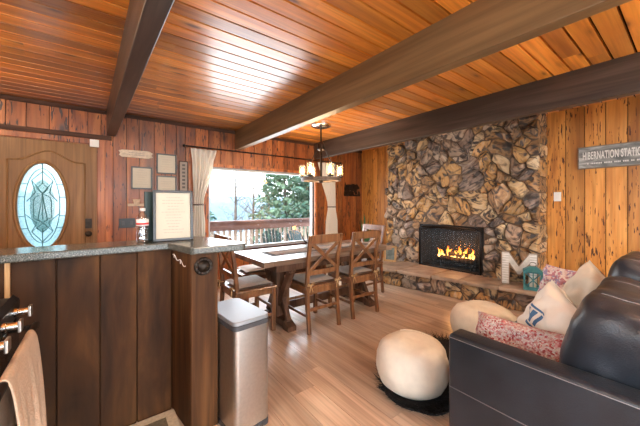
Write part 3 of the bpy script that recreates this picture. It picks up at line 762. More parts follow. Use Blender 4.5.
# logs and grate and flames inside
gr = thing('fireplace_grate', 'black iron grate holding the logs behind the mesh screen', 'grate', (4.52, 2.33, .285))
g = MB()
for k in range(9): 
    y = 2.02 + k * .075; g.tube([(4.44, y, .46), (4.44, y, .36), (4.62, y, .36)], .008, 6)
g.tube([(4.46, 2.0, .355), (4.46, 2.64, .355)], .009); g.tube([(4.6, 2.0, .355), (4.6, 2.64, .355)], .009)
for yy in (2.06, 2.58):
    for xx in (4.46, 4.6): g.tube([(xx, yy, .285), (xx, yy, .36)], .009)
g.build('grate_bars', M['black'], gr, smooth=True)
for i, (y0, y1, x, z, r, lb) in enumerate(((2.05, 2.6, 4.50, .41, .045, 'charred log lying across the front of the grate'), (2.08, 2.56, 4.59, .415, .05, 'charred log lying at the back of the grate'), (2.16, 2.50, 4.54, .49, .038, 'smaller charred log resting on top of the other two'))):
    l = MB(); l.tube([(x, y0 + (y1 - y0) * t, z + .006 * math.sin(t * 9 + i)) for t in (0, .1, .3, .5, .7, .9, 1)], [r * .9, r, r * 1.05, r * .95, r * 1.04, r, r * .88], 12)
    tag(l.build('firewood_log', M['log'], smooth=True, smang=50), lb, 'log', 'logs burning in the fireplace')
fl = MB(); rf = random.Random(3)
for k in range(24):
    y = 2.08 + .53 * k / 23 + rf.uniform(-.01, .01); x = rf.uniform(4.46, 4.58); hgt = rf.choice([.07, .09, .12, .15, .19]) * (1.2 if k in (4, 5, 6) else .75); r = rf.uniform(.011, .021); ph = rf.uniform(0, 6); z0 = .46 + rf.uniform(-.06, .03)
    pts = []; rr = []
    for t in (0, .15, .35, .55, .75, .9, 1): pts.append((x + .012 * math.sin(ph + 4 * t), y + .03 * t * math.sin(ph + 5 * t), z0 + hgt * t)); rr.append(max(.001, r * math.sin(PI * min(1, (t * .82 + .16))) ** 1.1))
    fl.tube(pts, rr, 8)
tag(fl.build('flames', M['flame'], smooth=True), 'orange and yellow flames rising from the burning logs', 'fire', kind='stuff')

# ------------------------------------------------------------------ bar and countertop
bar = thing('bar_partition', 'dark stained vertical board bar partition with squared end post', 'bar', (-.6, 2.1, 0))
b = MB(); ss = [-2.18, -1.9, -1.7, -1.53, -1.36, -1.19, -1.02, -.85, -.68, -.51, -.355, -.18, 0.0, .175, .362]
for i in range(len(ss) - 1):
    b.box((ss[i] + .003, 2.02, 0), (ss[i + 1] - .003, 2.04, 1.02), random.random() * 99)
b.build('front_boards', M['bar'], bar, bevel=.002, seg=1)
MB().box((-2.18, 2.036, 0), (.5, 2.2, 1.02)).build('core', M['bar'], bar)
b = MB()
b.prism([(.362, 2.038), (.403, 1.735), (.42, 1.737), (.38, 2.038)], 0, 1.02, rnd=12)
b.prism([(.403, 1.733), (.405, 1.718), (.553, 1.716), (.553, 1.735)], 0, 1.02, rnd=33)
b.prism([(.538, 1.735), (.553, 1.735), (.553, 2.2), (.538, 2.2)], 0, 1.02, rnd=44)
b.build('end_post', M['barend'], bar, bevel=.003, seg=1)
MB().prism([(.38, 2.036), (.415, 1.735), (.54, 1.735), (.54, 2.198), (.38, 2.198)], 0, 1.018).build('post_core', M['barend'], bar)
MB().box((-.362, 2.004, 0), (-.345, 2.02, 1.02)).build('corner_strip', M['framewood'], bar)
ct = MB(); ct.prism([(-2.18, 1.975), (.335, 1.975), (.395, 1.695), (.41, 1.68), (.69, 1.665), (.715, 1.69), (.72, 1.74), (.60, 2.22), (.57, 2.27), (-2.18, 2.27)], 1.02, 1.06)
tag(ct.build('countertop', M['granite'], bevel=.007, seg=3), 'grey speckled granite countertop on the dark bar partition', 'countertop')
# iron rosette and scroll hooks on the end post
k = MB()
T = Matrix.Translation((.47, 1.716, .945)) @ Matrix.Rotation(R(90), 4, 'X')
k.lathe([(.050, 0), (.052, .006), (.046, .012), (.036, .011), (.030, .02), (.018, .03), (.004, .033)], 32, mat=T)
for a in range(10): k.lathe([(.008, .0), (.007, .014), (.001, .018)], 8, c=(.041 * math.cos(a * PI / 5), .041 * math.sin(a * PI / 5), .004), mat=T)
tag(k.build('iron_rosette', M['iron'], smooth=True, smang=50), 'round dark iron rosette fixed to the bar end post', 'ornament')
k = MB(); P = Vector((.368, 1.985, .985)); Q = Vector((.396, 1.775, .945)); off = Vector((-.008, 0, 0))
def lerp(t, dz): v = P.lerp(Q, t) + off; return (v.x, v.y, v.z + dz)
k.tube([lerp(t / 20, .010 * math.sin(t / 20 * 4 * PI)) for t in range(21)], .0022, 6)
k.tube([lerp(.12, -.012), lerp(.12, .012)], .0022, 6); k.tube([lerp(.62, -.014), lerp(.62, .012)], .0022, 6)
tag(k.build('scroll_hook', M['white'], smooth=True), 'white wavy wire hook on the side of the bar end post', 'hook')

# water bottle
wb = thing('water_bottle', 'clear plastic water bottle with red and white label on the bar', 'bottle', (.212, 2.11, 1.06))
MB().lathe([(.028, .0), (.032, .004), (.033, .03), (.030, .04), (.033, .05), (.0335, .07), (.030, .08), (.0335, .09), (.033, .115), (.032, .15), (.024, .175), (.0135, .19), (.013, .2)], 20, c=(.212, 2.11, 1.06)).build('bottle_body', M['pet'], wb, smooth=True)
MB().lathe([(.0342, .105), (.0342, .145)], 20, c=(.212, 2.11, 1.06)).build('paper_label', M['white'], wb, smooth=True)
MB().lathe([(.0345, .112), (.0345, .124)], 20, c=(.212, 2.11, 1.06)).build('red_band', M['redlabel'], wb, smooth=True)
MB().lathe([(.015, .196), (.0155, .2), (.0155, .212), (.014, .215)], 16, c=(.212, 2.11, 1.06)).build('cap', M['white'], wb, smooth=True)

# menu display: black frame with printed sheet leaning against a green-black backing board
def text_rows(mb, x0, x1, ys, z_top, rows, dz, yoff, seed, h=.0035, centre=True):
    r = random.Random(seed); z = z_top
    for i in range(rows):
        w = (x1 - x0) * r.uniform(.35, .85); c = (x0 + x1) / 2 if centre else x0 + w / 2
        a = c - w / 2
        while a < c + w / 2:
            l = r.uniform(.006, .02); mb.box((a, yoff - .0004, z - h), (min(a + l, c + w / 2), yoff, z)); a += l + .004
        z -= dz
md = thing('menu_frame', 'large black frame with a printed cream sheet standing on the bar', 'frame', (.385, 2.09, 1.06), R(-4))
W, Hh = .235, .33
def frame_parts(root, W, Hh, fw, th, mf, mp, rows=0, seed=1, tilt=0):
    T = Matrix.Rotation(tilt, 4, 'X')
    f = MB()
    for a, b, c, d in ((-W / 2, -W / 2 + fw, 0, Hh), (W / 2 - fw, W / 2, 0, Hh), (-W / 2, W / 2, 0, fw), (-W / 2, W / 2, Hh - fw, Hh)): f.box((a, -th, c), (b, 0, d), mat=T)
    f.build('frame', mf, root, world=False, bevel=.002)
    s = MB().box((-W / 2 + fw, -th * .45, fw), (W / 2 - fw, -th * .3, Hh - fw), mat=T).build('sheet', mp, root, world=False)
    if rows:
        t = MB(); text_rows(t, -W / 2 + fw + .015, W / 2 - fw - .015, 0, Hh - fw - .03, rows, (Hh - 2 * fw - .05) / rows, -th * .45 - .0003, seed)
        if tilt: t.v = [tuple(T @ Vector(p)) for p in t.v]
        t.build('printed_lines', M['ink2'], root, world=False)
    MB().box((-W / 2 + fw, -th * .28, fw), (W / 2 - fw, 0, Hh - fw), mat=T).build('backing', mf, root, world=False)
M['ink2'] = plain('faded print ink', (.33, .29, .24), .6)
frame_parts(md, W, Hh, .016, .02, M['blackframe'], M['paper'], 13, 4, tilt=R(-5))
bb = thing('backing_board', 'dark green upright board standing behind the menu frame', 'board', (.285, 2.17, 1.06), R(12))
MB().box((-.06, -.008, 0), (.10, .008, .32)).build('panel', M['greendk'], bb, world=False, bevel=.003)
MB().box((-.01, -.012, .01), (-.002, -.008, .31)).build('paper_edge', M['white'], bb, world=False)

# ------------------------------------------------------------------ trash can
tc = thing('trash_can', 'tall brushed steel step trash can with pale lid beside the bar end', 'trash can', (.672, 1.735, 0), R(6))
def rrect(w, d, r, n=5):
    pts = []
    for cx, cy, a0 in ((w / 2 - r, d / 2 - r, 0), (-w / 2 + r, d / 2 - r, 90), (-w / 2 + r, -d / 2 + r, 180), (w / 2 - r, -d / 2 + r, 270)):
        for k in range(n + 1): a = R(a0 + 90 * k / n); pts.append((cx + r * math.cos(a), cy + r * math.sin(a)))
    return pts
MB().prism(rrect(.225, .40, .03), .035, .60).build('steel_body', M['steel'], tc, world=False, smang=40)
MB().prism(rrect(.23, .405, .032), .0, .035).build('base', M['graphite'], tc, world=False, smang=40)
MB().prism(rrect(.232, .407, .033), .60, .625).build('collar', M['graphite'], tc, world=False, smang=40)
MB().prism(rrect(.228, .402, .032), .625, .65).build('lid', M['lid'], tc, world=False, bevel=.004, smang=40)
MB().box((-.06, -.25, .005), (.06, -.20, .02)).build('pedal', M['steel'], tc, world=False, bevel=.003)

# ------------------------------------------------------------------ dining chairs
def make_chair():
    root = thing('dining_chair', '', 'chair')
    P = lambda x, y, z: (x, y, z)
    for sx in (-1, 1):
        x = .195 * sx
        MB().bar((x, -.245, 0), (x, -.215, .24), .036, .034, (0, 1, 0)).bar((x, -.215, .235), (x, -.20, .46), .036, .038, (0, 1, 0)).bar((x, -.20, .455), (x, -.225, .74), .036, .036, (0, 1, 0)).bar((x, -.225, .735), (x * 1.02, -.275, .985), .036, .032, (0, 1, 0)).build('leg', M['chair'], root, world=False, bevel=.004)
        MB().bar((x, .185, 0), (x, .185, .44), .04, .04, (0, 1, 0)).build('leg', M['chair'], root, world=False, bevel=.004)
    MB().prism([(-.225, -.22), (.225, -.22), (.23, .215), (-.23, .215)], .44, .465).build('seat', M['chair'], root, world=False, bevel=.008)
    MB().box((-.18, .17, .385), (.18, .19, .44)).box((-.18, -.21, .385), (.18, -.19, .44)).box((-.205, -.2, .385), (-.187, .17, .44)).box((.187, -.2, .385), (.205, .17, .44)).build('seat_frame', M['chair'], root, world=False)
    MB().bar((-.20, -.268, .945), (.20, -.268, .945), .085, .024, (0, 1, 0)).build('top_rail', M['chair'], root, world=False, bevel=.006)
    MB().bar((-.18, -.213, .60), (.18, -.213, .60), .05, .022, (0, 1, 0)).build('lower_rail', M['chair'], root, world=False, bevel=.004)
    for sx in (-1, 1):
        MB().bar((-.175 * sx, -.220, .625), (.175 * sx, -.262 + .004 * sx, .905), .036, .016, (0, 1, 0)).build('cross_brace', M['chair'], root, world=False, bevel=.003)
    for y, z in ((-.225, .2),):
        MB().bar((-.185, y + .01, z + .03), (.185, y + .01, z + .03), .03, .02, (0, 1, 0)).build('stretcher', M['chair'], root, world=False, bevel=.003)
    MB().bar((-.185, .185, .24), (.185, .185, .24), .03, .02, (0, 1, 0)).build('stretcher', M['chair'], root, world=False, bevel=.003)
    for sx in (-1, 1):
        MB().bar((.195 * sx, -.22, .17), (.195 * sx, .18, .17), .02, .028, (0, 0, 1)).build('stretcher', M['chair'], root, world=False, bevel=.003)
    return root
def puff(w, d, t, n=14, p=4, e=.45, wob=0., seed=0):
    vs, fs = [], []
    def H_(u, v): return t / 2 * (max(0, 1 - abs(u) ** p) * max(0, 1 - abs(v) ** p)) ** e
    for s in (1, -1):
        o = len(vs)
        for i in range(n + 1):
            for j in range(n + 1):
                u, v = -1 + 2 * i / n, -1 + 2 * j / n
                pinch = 1 - .07 * (1 - u * u) * abs(v) ** 3 ; pinch2 = 1 - .07 * (1 - v * v) * abs(u) ** 3
                z = s * H_(u, v)
                if wob: z += s * wob * H_(u, v) / (t / 2) * mnoise.noise(Vector((u * 2.3 + seed, v * 2.3, s * 2 + seed)))
                vs.append((u * w / 2 * pinch2, v * d / 2 * pinch, z))
        for i in range(n):
            for j in range(n):
                a = o + i * (n + 1) + j; q = (a, a + n + 1, a + n + 2, a + 1); fs.append(q if s == 1 else tuple(reversed(q)))
    return vs, fs
def weld(o):
    md = o.modifiers.new('weld', 'WELD'); md.merge_threshold = .0008
    return o
def make_cushion():
    root = thing('chair_cushion', '', 'cushion')
    vs, fs = puff(.40, .38, .045, 12, 6, .4)
    weld(MB().add(vs, fs, mat=Matrix.Translation((0, 0, .4875 - .465))).build('pad', M['cushgrey'], root, world=False, smooth=True))
    for sx in (-1, 1):
        t = MB(); x = .175 * sx; y = -.205
        t.tube([(x, -.17, .02), (x + .022 * sx, -.20, .02), (x + .025 * sx, -.235, .025), (x, -.238, .022), (x - .005 * sx, -.2, .018)], .005, 6)
        t.tube([(x, -.24, .022), (x - .03, -.250, .04), (x - .045, -.25, .02), (x, -.243, .02), (x + .045, -.25, .03), (x + .03, -.25, .05), (x, -.24, .024)], .0045, 6)
        t.tube([(x, -.243, .02), (x - .02, -.25, -.05)], .004, 6); t.tube([(x, -.243, .02), (x + .018, -.252, -.045)], .004, 6)
        t.build('tie', M['twine'], root, world=False, smooth=True)
    return root
ch0 = make_chair(); cu0 = make_cushion()
spots = [(1.85, 2.585, 0, 'brown X-back dining chair on the camera side of the table, closer to the bar', 'grey tied cushion on the X-back chair pushed in closer to the bar'),
         (2.475, 2.595, R(-2), 'brown X-back dining chair on the camera side of the table, closer to the fireplace', 'grey tied cushion on the X-back chair pushed in closer to the fireplace'),
         (1.235, 2.85, R(-90), 'X-back dining chair at the head of the table beside the bar and trash can', 'grey cushion on the head chair beside the bar'),
         (3.06, 3.0, R(90), 'X-back dining chair at the table end facing away from the fireplace corner', 'grey cushion on the chair at the fireplace end of the table')]
for i, (x, y, rz, lb, lc) in enumerate(spots):
    a = ch0 if i == 0 else copy_tree(ch0); a.location = (x, y, 0); a.rotation_euler = (0, 0, rz); a['label'] = lb; a['group'] = 'dining chairs around the table'
    c = cu0 if i == 0 else copy_tree(cu0); c.location = (x, y, .465); c.rotation_euler = (0, 0, rz); c['label'] = lc; c['group'] = 'cushions on the dining chairs'

# table
tb = thing('dining_table', 'long farmhouse trestle dining table with plank top by the window', 'table', (2.1, 2.8, 0))
t = MB()
for i in range(5):
    y0 = 2.405 + i * .156; t.box((1.30, y0 + .001, .71), (2.90, y0 + .155, .76), random.random() * 99)
t.build('tabletop', M['table'], tb, bevel=.003, seg=1)
for x0, x1 in ((1.19, 1.298), (2.902, 3.01)):
    MB().box((x0, 2.402, .709), (x1, 3.187, .761), random.random() * 99).build('breadboard_end', M['table'], tb, bevel=.004)
MB().box((1.36, 2.48, .63), (2.84, 2.505, .71)).box((1.36, 3.085, .63), (2.84, 3.11, .71)).box((1.36, 2.5, .63), (1.385, 3.09, .71)).box((2.815, 2.5, .63), (2.84, 3.09, .71)).build('apron', M['tableleg'], tb, bevel=.003)
for x in (1.555, 2.75):
    lg = MB()
    lg.box((x - .05, 2.74, .07), (x + .05, 2.85, .64))
    lg.prism([(2.50, 0), (2.60, 0), (2.62, .02), (2.97, .02), (2.99, 0), (3.09, 0), (3.09, .05), (3.0, .09), (2.59, .09), (2.50, .05)], -.05, .05, mat=Matrix(((0, 0, 1, x), (1, 0, 0, 0), (0, 1, 0, 0), (0, 0, 0, 1))))
    lg.box((x - .045, 2.5, .60), (x + .045, 3.09, .66))
    for s in (-1, 1):
        lg.bar((x, 2.795 + s * .04, .22), (x, 2.795 + s * .27, .61), .07, .06, (1, 0, 0))
        lg.bar((x, 2.795 + s * .045, .40), (x, 2.795 + s * .22, .08), .06, .05, (1, 0, 0))
    lg.build('trestle', M['tableleg'], tb, bevel=.005)
MB().bar((1.6, 2.795, .17), (2.7, 2.795, .17), .05, .09, (0, 0, 1)).build('stretcher', M['tableleg'], tb, bevel=.004)
# table runner
M['runner'] = plain('dark woven runner', (.06, .05, .045), .9, noise=.3, nscale=80)
M['runnerlight'] = plain('taupe runner field', (.30, .23, .18), .9, noise=.15, nscale=80)
rn = thing('table_runner', 'dark bordered taupe cloth runner lying along the tabletop', 'runner', (2.15, 2.8, .7605))
MB().box((1.42, 2.66, .7612), (2.88, 2.95, .7632)).build('border', M['runner'], rn)
MB().box((1.48, 2.70, .7633), (2.82, 2.91, .7642)).build('field', M['runnerlight'], rn)
MB().box((1.53, 2.735, .7643), (2.77, 2.745, .7648)).box((1.53, 2.865, .7643), (2.77, 2.875, .7648)).build('stripes', M['runner'], rn)
# black wire candle centrepiece
cp = thing('wire_centerpiece', 'black iron centerpiece of curved upswept prongs on the table', 'centerpiece', (2.08, 2.87, .765))
c = MB(); c.lathe([(.05, 0), (.05, .006), (.02, .012), (.012, .03), (.012, .05)], 20, c=(2.08, 2.87, .765)); c.build('base', M['iron'], cp, smooth=True)
for a, hh, rr in ((200, .25, .14), (170, .20, .17), (225, .16, .18), (20, .14, .15), (340, .19, .13)):
    a = R(a); dx, dy = math.cos(a), math.sin(a)
    MB().tube([(2.08 + dx * rr * s, 2.87 + dy * rr * s, .765 + z) for s, z in ((0, .045), (.35, .05), (.65, .085), (.88, .5 * hh + .05), (1.0, hh))], [.008, .009, .008, .006, .002], 7).build('prong', M['iron'], cp, smooth=True)

# bench on the window side with cushion
bn = thing('window_bench', 'low wooden dining bench along the window side of the table', 'bench', (2.0, 3.48, 0))
MB().box((1.35, 3.32, .41), (2.7, 3.66, .445)).build('seat', M['chair'], bn, bevel=.005)
for x in (1.42, 2.63):
    for y in (3.36, 3.62): MB().box((x - .03, y - .03, 0), (x + .03, y + .03, .41)).build('leg', M['chair'], bn, bevel=.004)
MB().box((1.45, 3.47, .15), (2.6, 3.51, .19)).box((1.40, 3.38, .15), (1.44, 3.6, .19)).box((2.61, 3.38, .15), (2.65, 3.6, .19)).build('stretcher', M['chair'], bn, bevel=.003)
for i, (x, lb) in enumerate(((1.62, 'pale grey cushion on the bench, nearer the bar'), (2.38, 'pale grey cushion on the bench, nearer the fireplace'))):
    vs, fs = puff(.42, .33, .05, 12, 6, .4)
    o = weld(MB().add(vs, fs, mat=Matrix.Translation((x, 3.49, .47))).build('bench_cushion', plain('bench cushion fabric', (.5, .44, .38), .9), smooth=True))
    tag(o, lb, 'cushion', 'cushions on the bench')

# ------------------------------------------------------------------ chandelier
CX, CY = 2.645, 3.438
cd = thing('chandelier', 'round iron ring chandelier with six glass cylinder lights over the table', 'chandelier', (CX, CY, H))
C3 = (CX, CY, 0)
MB().lathe([(.13, H - .03), (.15, H - .018), (.15, H)], 28, c=C3).build('canopy', M['chrome'], cd, smooth=True, smang=40)
MB().tube([(CX, CY, H - .02), (CX, CY, 2.22)], .012, 8).build('rod', M['iron'], cd, smooth=True)
MB().lathe([(.03, 2.10), (.055, 2.12), (.055, 2.19), (.03, 2.235)], 20, c=C3).build('hub', M['iron'], cd, smooth=True, smang=40)
ring = MB(); n = 48; vs = []
for k in range(n):
    a = 2 * PI * k / n
    for r, z in ((.265, 1.645), (.300, 1.645), (.300, 1.69), (.265, 1.69)): vs.append((CX + r * math.cos(a), CY + r * math.sin(a), z))
fs = []
for k in range(n):
    j = (k + 1) % n
    for q in range(4): fs.append((4 * k + q, 4 * j + q, 4 * j + (q + 1) % 4, 4 * k + (q + 1) % 4))
ring.add(vs, fs); ring.build('ring', wood('weathered ring wood', (.07, .045, .03), (.15, .10, .07), (.24, .17, .12), 'X', .5, 20, 4), cd, smang=40)
for k in range(4):
    a = R(45 + 90 * k + 8); MB().bar((CX + .03 * math.cos(a), CY + .03 * math.sin(a), 2.18), (CX + .282 * math.cos(a), CY + .282 * math.sin(a), 1.68), .028, .010, (math.cos(a), math.sin(a), 0)).build('strap', M['iron'], cd)
MB().bar((CX - .27, CY, 1.655), (CX + .27, CY, 1.655), .02, .008).bar((CX, CY - .27, 1.655), (CX, CY + .27, 1.655), .02, .008).lathe([(.03, 1.62), (.035, 1.64), (.03, 1.67)], 16, c=C3).build('cross_bars', M['iron'], cd)
for k in range(6):
    a = R(20 + 60 * k); x, y = CX + .282 * math.cos(a), CY + .282 * math.sin(a)
    cup = MB().lathe([(.012, 1.69), (.045, 1.70), (.047, 1.715), (.02, 1.716), (.016, 1.75)], 16, c=(x, y, 0)).build('lamp_cup', M['iron'], cd, smooth=True, smang=40)
    MB().lathe([(.010, 1.745), (.022, 1.77), (.026, 1.795), (.018, 1.83), (.003, 1.855)], 12, c=(x, y, 0)).build('bulb', M['bulb'], cup, smooth=True)
    vs = []; fs = []; n = 20
    for r, z in ((.048, 1.717), (.050, 1.885)):
        for q in range(n): vs.append((x + r * math.cos(2 * PI * q / n), y + r * math.sin(2 * PI * q / n), z))
    fs = [(q, (q + 1) % n, n + (q + 1) % n, n + q) for q in range(n)]
    MB().add(vs, fs).build('glass_cylinder', M['shade'], cup, smooth=True)

# ------------------------------------------------------------------ curtains
def curtain(rows, label, tie_z, side):
    """rows: (z, x0, x1) from the top down"""
    root = thing('curtain', label, 'curtain', ((rows[0][1] + rows[0][2]) / 2, YN - .09, rows[-1][0]), group='cream curtains at the picture window')
    m = MB(); nu = 60; vs = []
    zs = []
    for i in range(len(rows) - 1):
        for s in range(6): zs.append((rows[i], rows[i + 1], s / 6))
    zs.append((rows[-2], rows[-1], 1.))
    for a, b, t in zs:
        t2 = t * t * (3 - 2 * t)
        z = a[0] + (b[0] - a[0]) * t; x0 = a[1] + (b[1] - a[1]) * t2; x1 = a[2] + (b[2] - a[2]) * t2
        w = x1 - x0; amp = min(.028, .008 + .012 * .35 / max(w, .1))
        for k in range(nu + 1):
            u = k / nu; vs.append((x0 + w * u, YN - .085 + amp * math.sin(u * 2 * PI * 5 + .3 * math.sin(z * 3)) , z))
    fs = []
    for i in range(len(zs) - 1):
        for k in range(nu): fs.append((i * (nu + 1) + k, i * (nu + 1) + k + 1, (i + 1) * (nu + 1) + k + 1, (i + 1) * (nu + 1) + k))
    o = MB().add(vs, fs).build('panel', M['curtain'], root, smooth=True)
    md = o.modifiers.new('thick', 'SOLIDIFY'); md.thickness = .003
    r = [q for q in rows if abs(q[0] - tie_z) < .02][0]
    cx = (r[1] + r[2]) / 2; w = (r[2] - r[1]) / 2 + .01
    pts = [(cx + w * math.cos(a), YN - .085 + .042 * math.sin(a), tie_z) for a in [2 * PI * k / 20 for k in range(21)]]
    MB().tube(pts, .010, 6, cap=False).build('tieback', M['tie'], root, smooth=True)
curtain([(2.125, 1.06, 1.43), (1.9, 1.08, 1.38), (1.29, 1.10, 1.235), (1.0, 1.08, 1.26), (.03, 1.06, 1.27)], 'cream curtain gathered by a dark tie at the bar end of the window', 1.29, 0)
curtain([(2.125, 3.40, 3.85), (1.9, 3.46, 3.84), (1.24, 3.66, 3.84), (.9, 3.60, 3.9), (.03, 3.58, 3.95)], 'cream curtain gathered by a dark tie at the fireplace end of the window', 1.24, 1)
cr = thing('curtain_rod', 'thin black curtain rod running above the picture window', 'curtain rod', (2.4, YN - .085, 2.15))
MB().tube([(.98, YN - .085, 2.15), (3.98, YN - .085, 2.15)], .010, 8).build('pole', M['black'], cr, smooth=True)
for x in (.97, 3.99): MB().lathe([(.008, -.02), (.02, -.01), (.022, 0), (.02, .01), (.008, .02)], 12, mat=Matrix.Translation((x, YN - .085, 2.15)) @ Matrix.Rotation(R(90), 4, 'Y')).build('finial', M['black'], cr, smooth=True)
for x in (1.02, 2.45, 3.94): MB().bar((x, YN - .019, 2.15), (x, YN - .085, 2.15), .012).build('bracket', M['black'], cr)

# ------------------------------------------------------------------ things on the north wall
YW = YN - .019
def wall_frame(name, x0, x1, z0, z1, lb, rows, seed, mf='blackframe', mp='paper', group=None, fw=.018):
    r = thing(name, lb, 'picture frame', ((x0 + x1) / 2, YW, z0), group=group)
    frame_parts(r, x1 - x0, z1 - z0, fw, .02, M[mf], M[mp], rows, seed)
    return r
g = 'black framed notices beside the window'
wall_frame('notice_frame', .328, .575, 1.50, 1.805, 'black framed notice hanging alone below the white arrow sign', 7, 1, group=g)
wall_frame('notice_frame', .625, .88, 1.725, 2.01, 'upper of two black framed notices stacked beside the curtain', 6, 2, group=g)
wall_frame('notice_frame', .625, .88, 1.42, 1.70, 'lower of two black framed notices, partly behind the menu frame', 6, 3, group=g)
vf = thing('vertical_sign', 'narrow dark framed vertical plaque between the notices and the curtain', 'sign', (.975, YW, 1.475))
frame_parts(vf, .13, .455, .014, .018, M['trimdark'], plain('greyed plaque board', (.30, .25, .21), .7), 0, 4)
t = MB(); z = .055
for k in range(7):
    r = .018; t.box((-.02, -.0092, z), (.02, -.0085, z + .03)); z += .054
t.build('lettering', M['ink'], vf, world=False)
asn = thing('arrow_sign', 'pale wooden board sign with notched ends above a framed notice', 'sign', (.385, YW, 1.92))
TY = Matrix(((1, 0, 0, 0), (0, 0, 1, 0), (0, 1, 0, 0), (0, 0, 0, 1)))
MB().prism([(-.19, .025), (-.16, .0), (.15, .0), (.195, .02), (.18, .045), (.195, .075), (.15, .10), (-.15, .095), (-.195, .08), (-.175, .05)], -.016, 0, mat=TY).build('board', plain('pale distressed paint', (.55, .45, .34), .7, noise=.25, nscale=30), asn, world=False, bevel=.002)
t = MB(); text_rows(t, -.14, .14, 0, .070, 2, .03, -.0165, 9, .012); t.build('worn_lettering', M['ink2'], asn, world=False)
pk = thing('bone_plaque', 'small pale wooden plaque with mug cutout low beside the notices', 'plaque', (.42, YW, 1.27))
MB().prism([(-.13, 0), (.16, .0), (.16, .035), (-.13, .035)], -.02, 0, mat=TY).prism([(-.06, .035), (.0, .035), (.015, .095), (-.075, .095)], -.016, -.002, mat=TY).build('board', plain('pale tan paint', (.46, .33, .22), .7, noise=.25, nscale=30), pk, world=False, bevel=.003)
sp = thing('switch_plate', 'black double light switch plate beside the front door', 'light switch', (.285, YW, .985))
MB().box((-.09, -.008, 0), (.09, 0, .125)).build('plate', M['blackframe'], sp, world=False, bevel=.003)
for x in (-.045, 0.045): MB().box((x - .016, -.013, .035), (x + .016, -.008, .09)).build('rocker', M['graphite'], sp, world=False, bevel=.002)
# bear carving near the corner
bc = thing('bear_wall_art', 'dark metal cutout of a bear hanging on the wood wall near the corner', 'wall art', (4.38, YW, 1.47))
bear = [(-.24, .0), (-.24, .03), (-.19, .035), (-.20, .09), (-.235, .14), (-.23, .20), (-.18, .245), (-.11, .255), (-.05, .25), (0, .27), (.06, .265), (.10, .25), (.13, .27), (.15, .26), (.17, .235), (.215, .19), (.22, .165), (.18, .16), (.14, .15), (.13, .11), (.15, .04), (.16, .03), (.24, .03), (.24, .0)]
inner_cut = None
MB().prism(bear[:3] + [(-.12, .035), (-.11, .1), (-.02, .12), (.04, .1), (.05, .035)] + [(.24, .03), (.24, 0)], -.012, 0, mat=TY).build('base_bar', M['iron'], bc, world=False)
MB().prism([(-.19, .035), (-.20, .09), (-.235, .14), (-.23, .20), (-.18, .245), (-.11, .255), (-.05, .25), (0, .27), (.06, .265), (.10, .25), (.13, .27), (.15, .26), (.17, .235), (.215, .19), (.22, .165), (.18, .16), (.14, .15), (.13, .11), (.15, .04), (.09, .04), (.05, .11), (-.08, .12), (-.12, .04)], -.014, -.002, mat=TY).build('bear_cutout', M['iron'], bc, world=False)
for x, h in ((-.2, .30), (.21, .13)):
    MB().prism([(x - .05, .03), (x + .05, .03), (x + .02, h * .5), (x + .035, h * .5), (x, h), (x - .035, h * .5), (x - .02, h * .5)], -.009, 0, mat=TY).build('pine_cutout', M['iron'], bc, world=False)

# switch on the east wall
ls = thing('light_switch', 'white rocker light switch on the orange wood wall under the sign', 'light switch', (XE - .019, 1.09, 1.335))
MB().box((-.008, -.037, 0), (0, .037, .118)).build('plate', M['white'], ls, world=False, bevel=.003)
MB().box((-.013, -.012, .03), (-.008, .012, .088)).build('rocker', M['white'], ls, world=False, bevel=.002)

# hibernation station sign
SYc = .582
sg = thing('wall_sign', 'grey weathered wooden sign reading HIBERNATION STATION on the orange wall', 'sign', (XE - .02, SYc, 1.73))
MB().box((-.02, -.30, 0), (0, .30, .25)).build('board', M['sign'], sg, world=False, bevel=.003)
e = MB()
for a, b, c, d in ((-.305, .305, -.008, .004), (-.305, .305, .246, .258), (-.305, -.295, 0, .25), (.295, .305, 0, .25)): e.box((-.024, a, c), (0, b, d))
e.build('edge_trim', wood('brown sign trim', (.09, .06, .04), (.18, .13, .09), (.26, .2, .14), 'Y', .5), sg, world=False)
def lettering(txt, size, y, z, mat, parent, name, sx=.8, ext=.001):
    cu = bpy.data.curves.new(name, 'FONT'); cu.body = txt; cu.size = size; cu.extrude = ext; cu.align_x = 'LEFT'; cu.offset = size * .022; cu.space_character = 1.08
    cu.materials.append(mat); o = bpy.data.objects.new(name, cu); COL.objects.link(o); o.parent = parent
    # reading direction -Y (seen from the room), up Z, normal -X
    me = bpy.data.meshes.new_from_object(o); bpy.data.objects.remove(o); o = bpy.data.objects.new(name, me); COL.objects.link(o); o.parent = parent
    o.matrix_local = Matrix.Translation((-.0215, y, z)) @ Matrix(((0, 0, -1, 0), (-1, 0, 0, 0), (0, 1, 0, 0), (0, 0, 0, 1))) @ Matrix.Diagonal((sx, 1, 1, 1))
    return o
M['signwhite'] = plain('sign white paint', (.66, .65, .6), .6)
lettering('HIBERNATION STATION', .125, .262, .105, M['signwhite'], sg, 'lettering', .355)
lettering('EAT  .  SLEEP  .  RELAX  .  REPEAT', .05, .82, .03, M['signwhite'], sg, 'small_lettering', 1.1) if False else None
sm = MB(); r_ = random.Random(2); y = .22
while y > -.22:
    l = r_.uniform(.006, .012); sm.box((-.0212, y - l, .045), (-.0202, y, .062)); y -= l + (.005 if r_.random() < .8 else .02)
sm.build('small_lettering', M['signwhite'], sg, world=False)

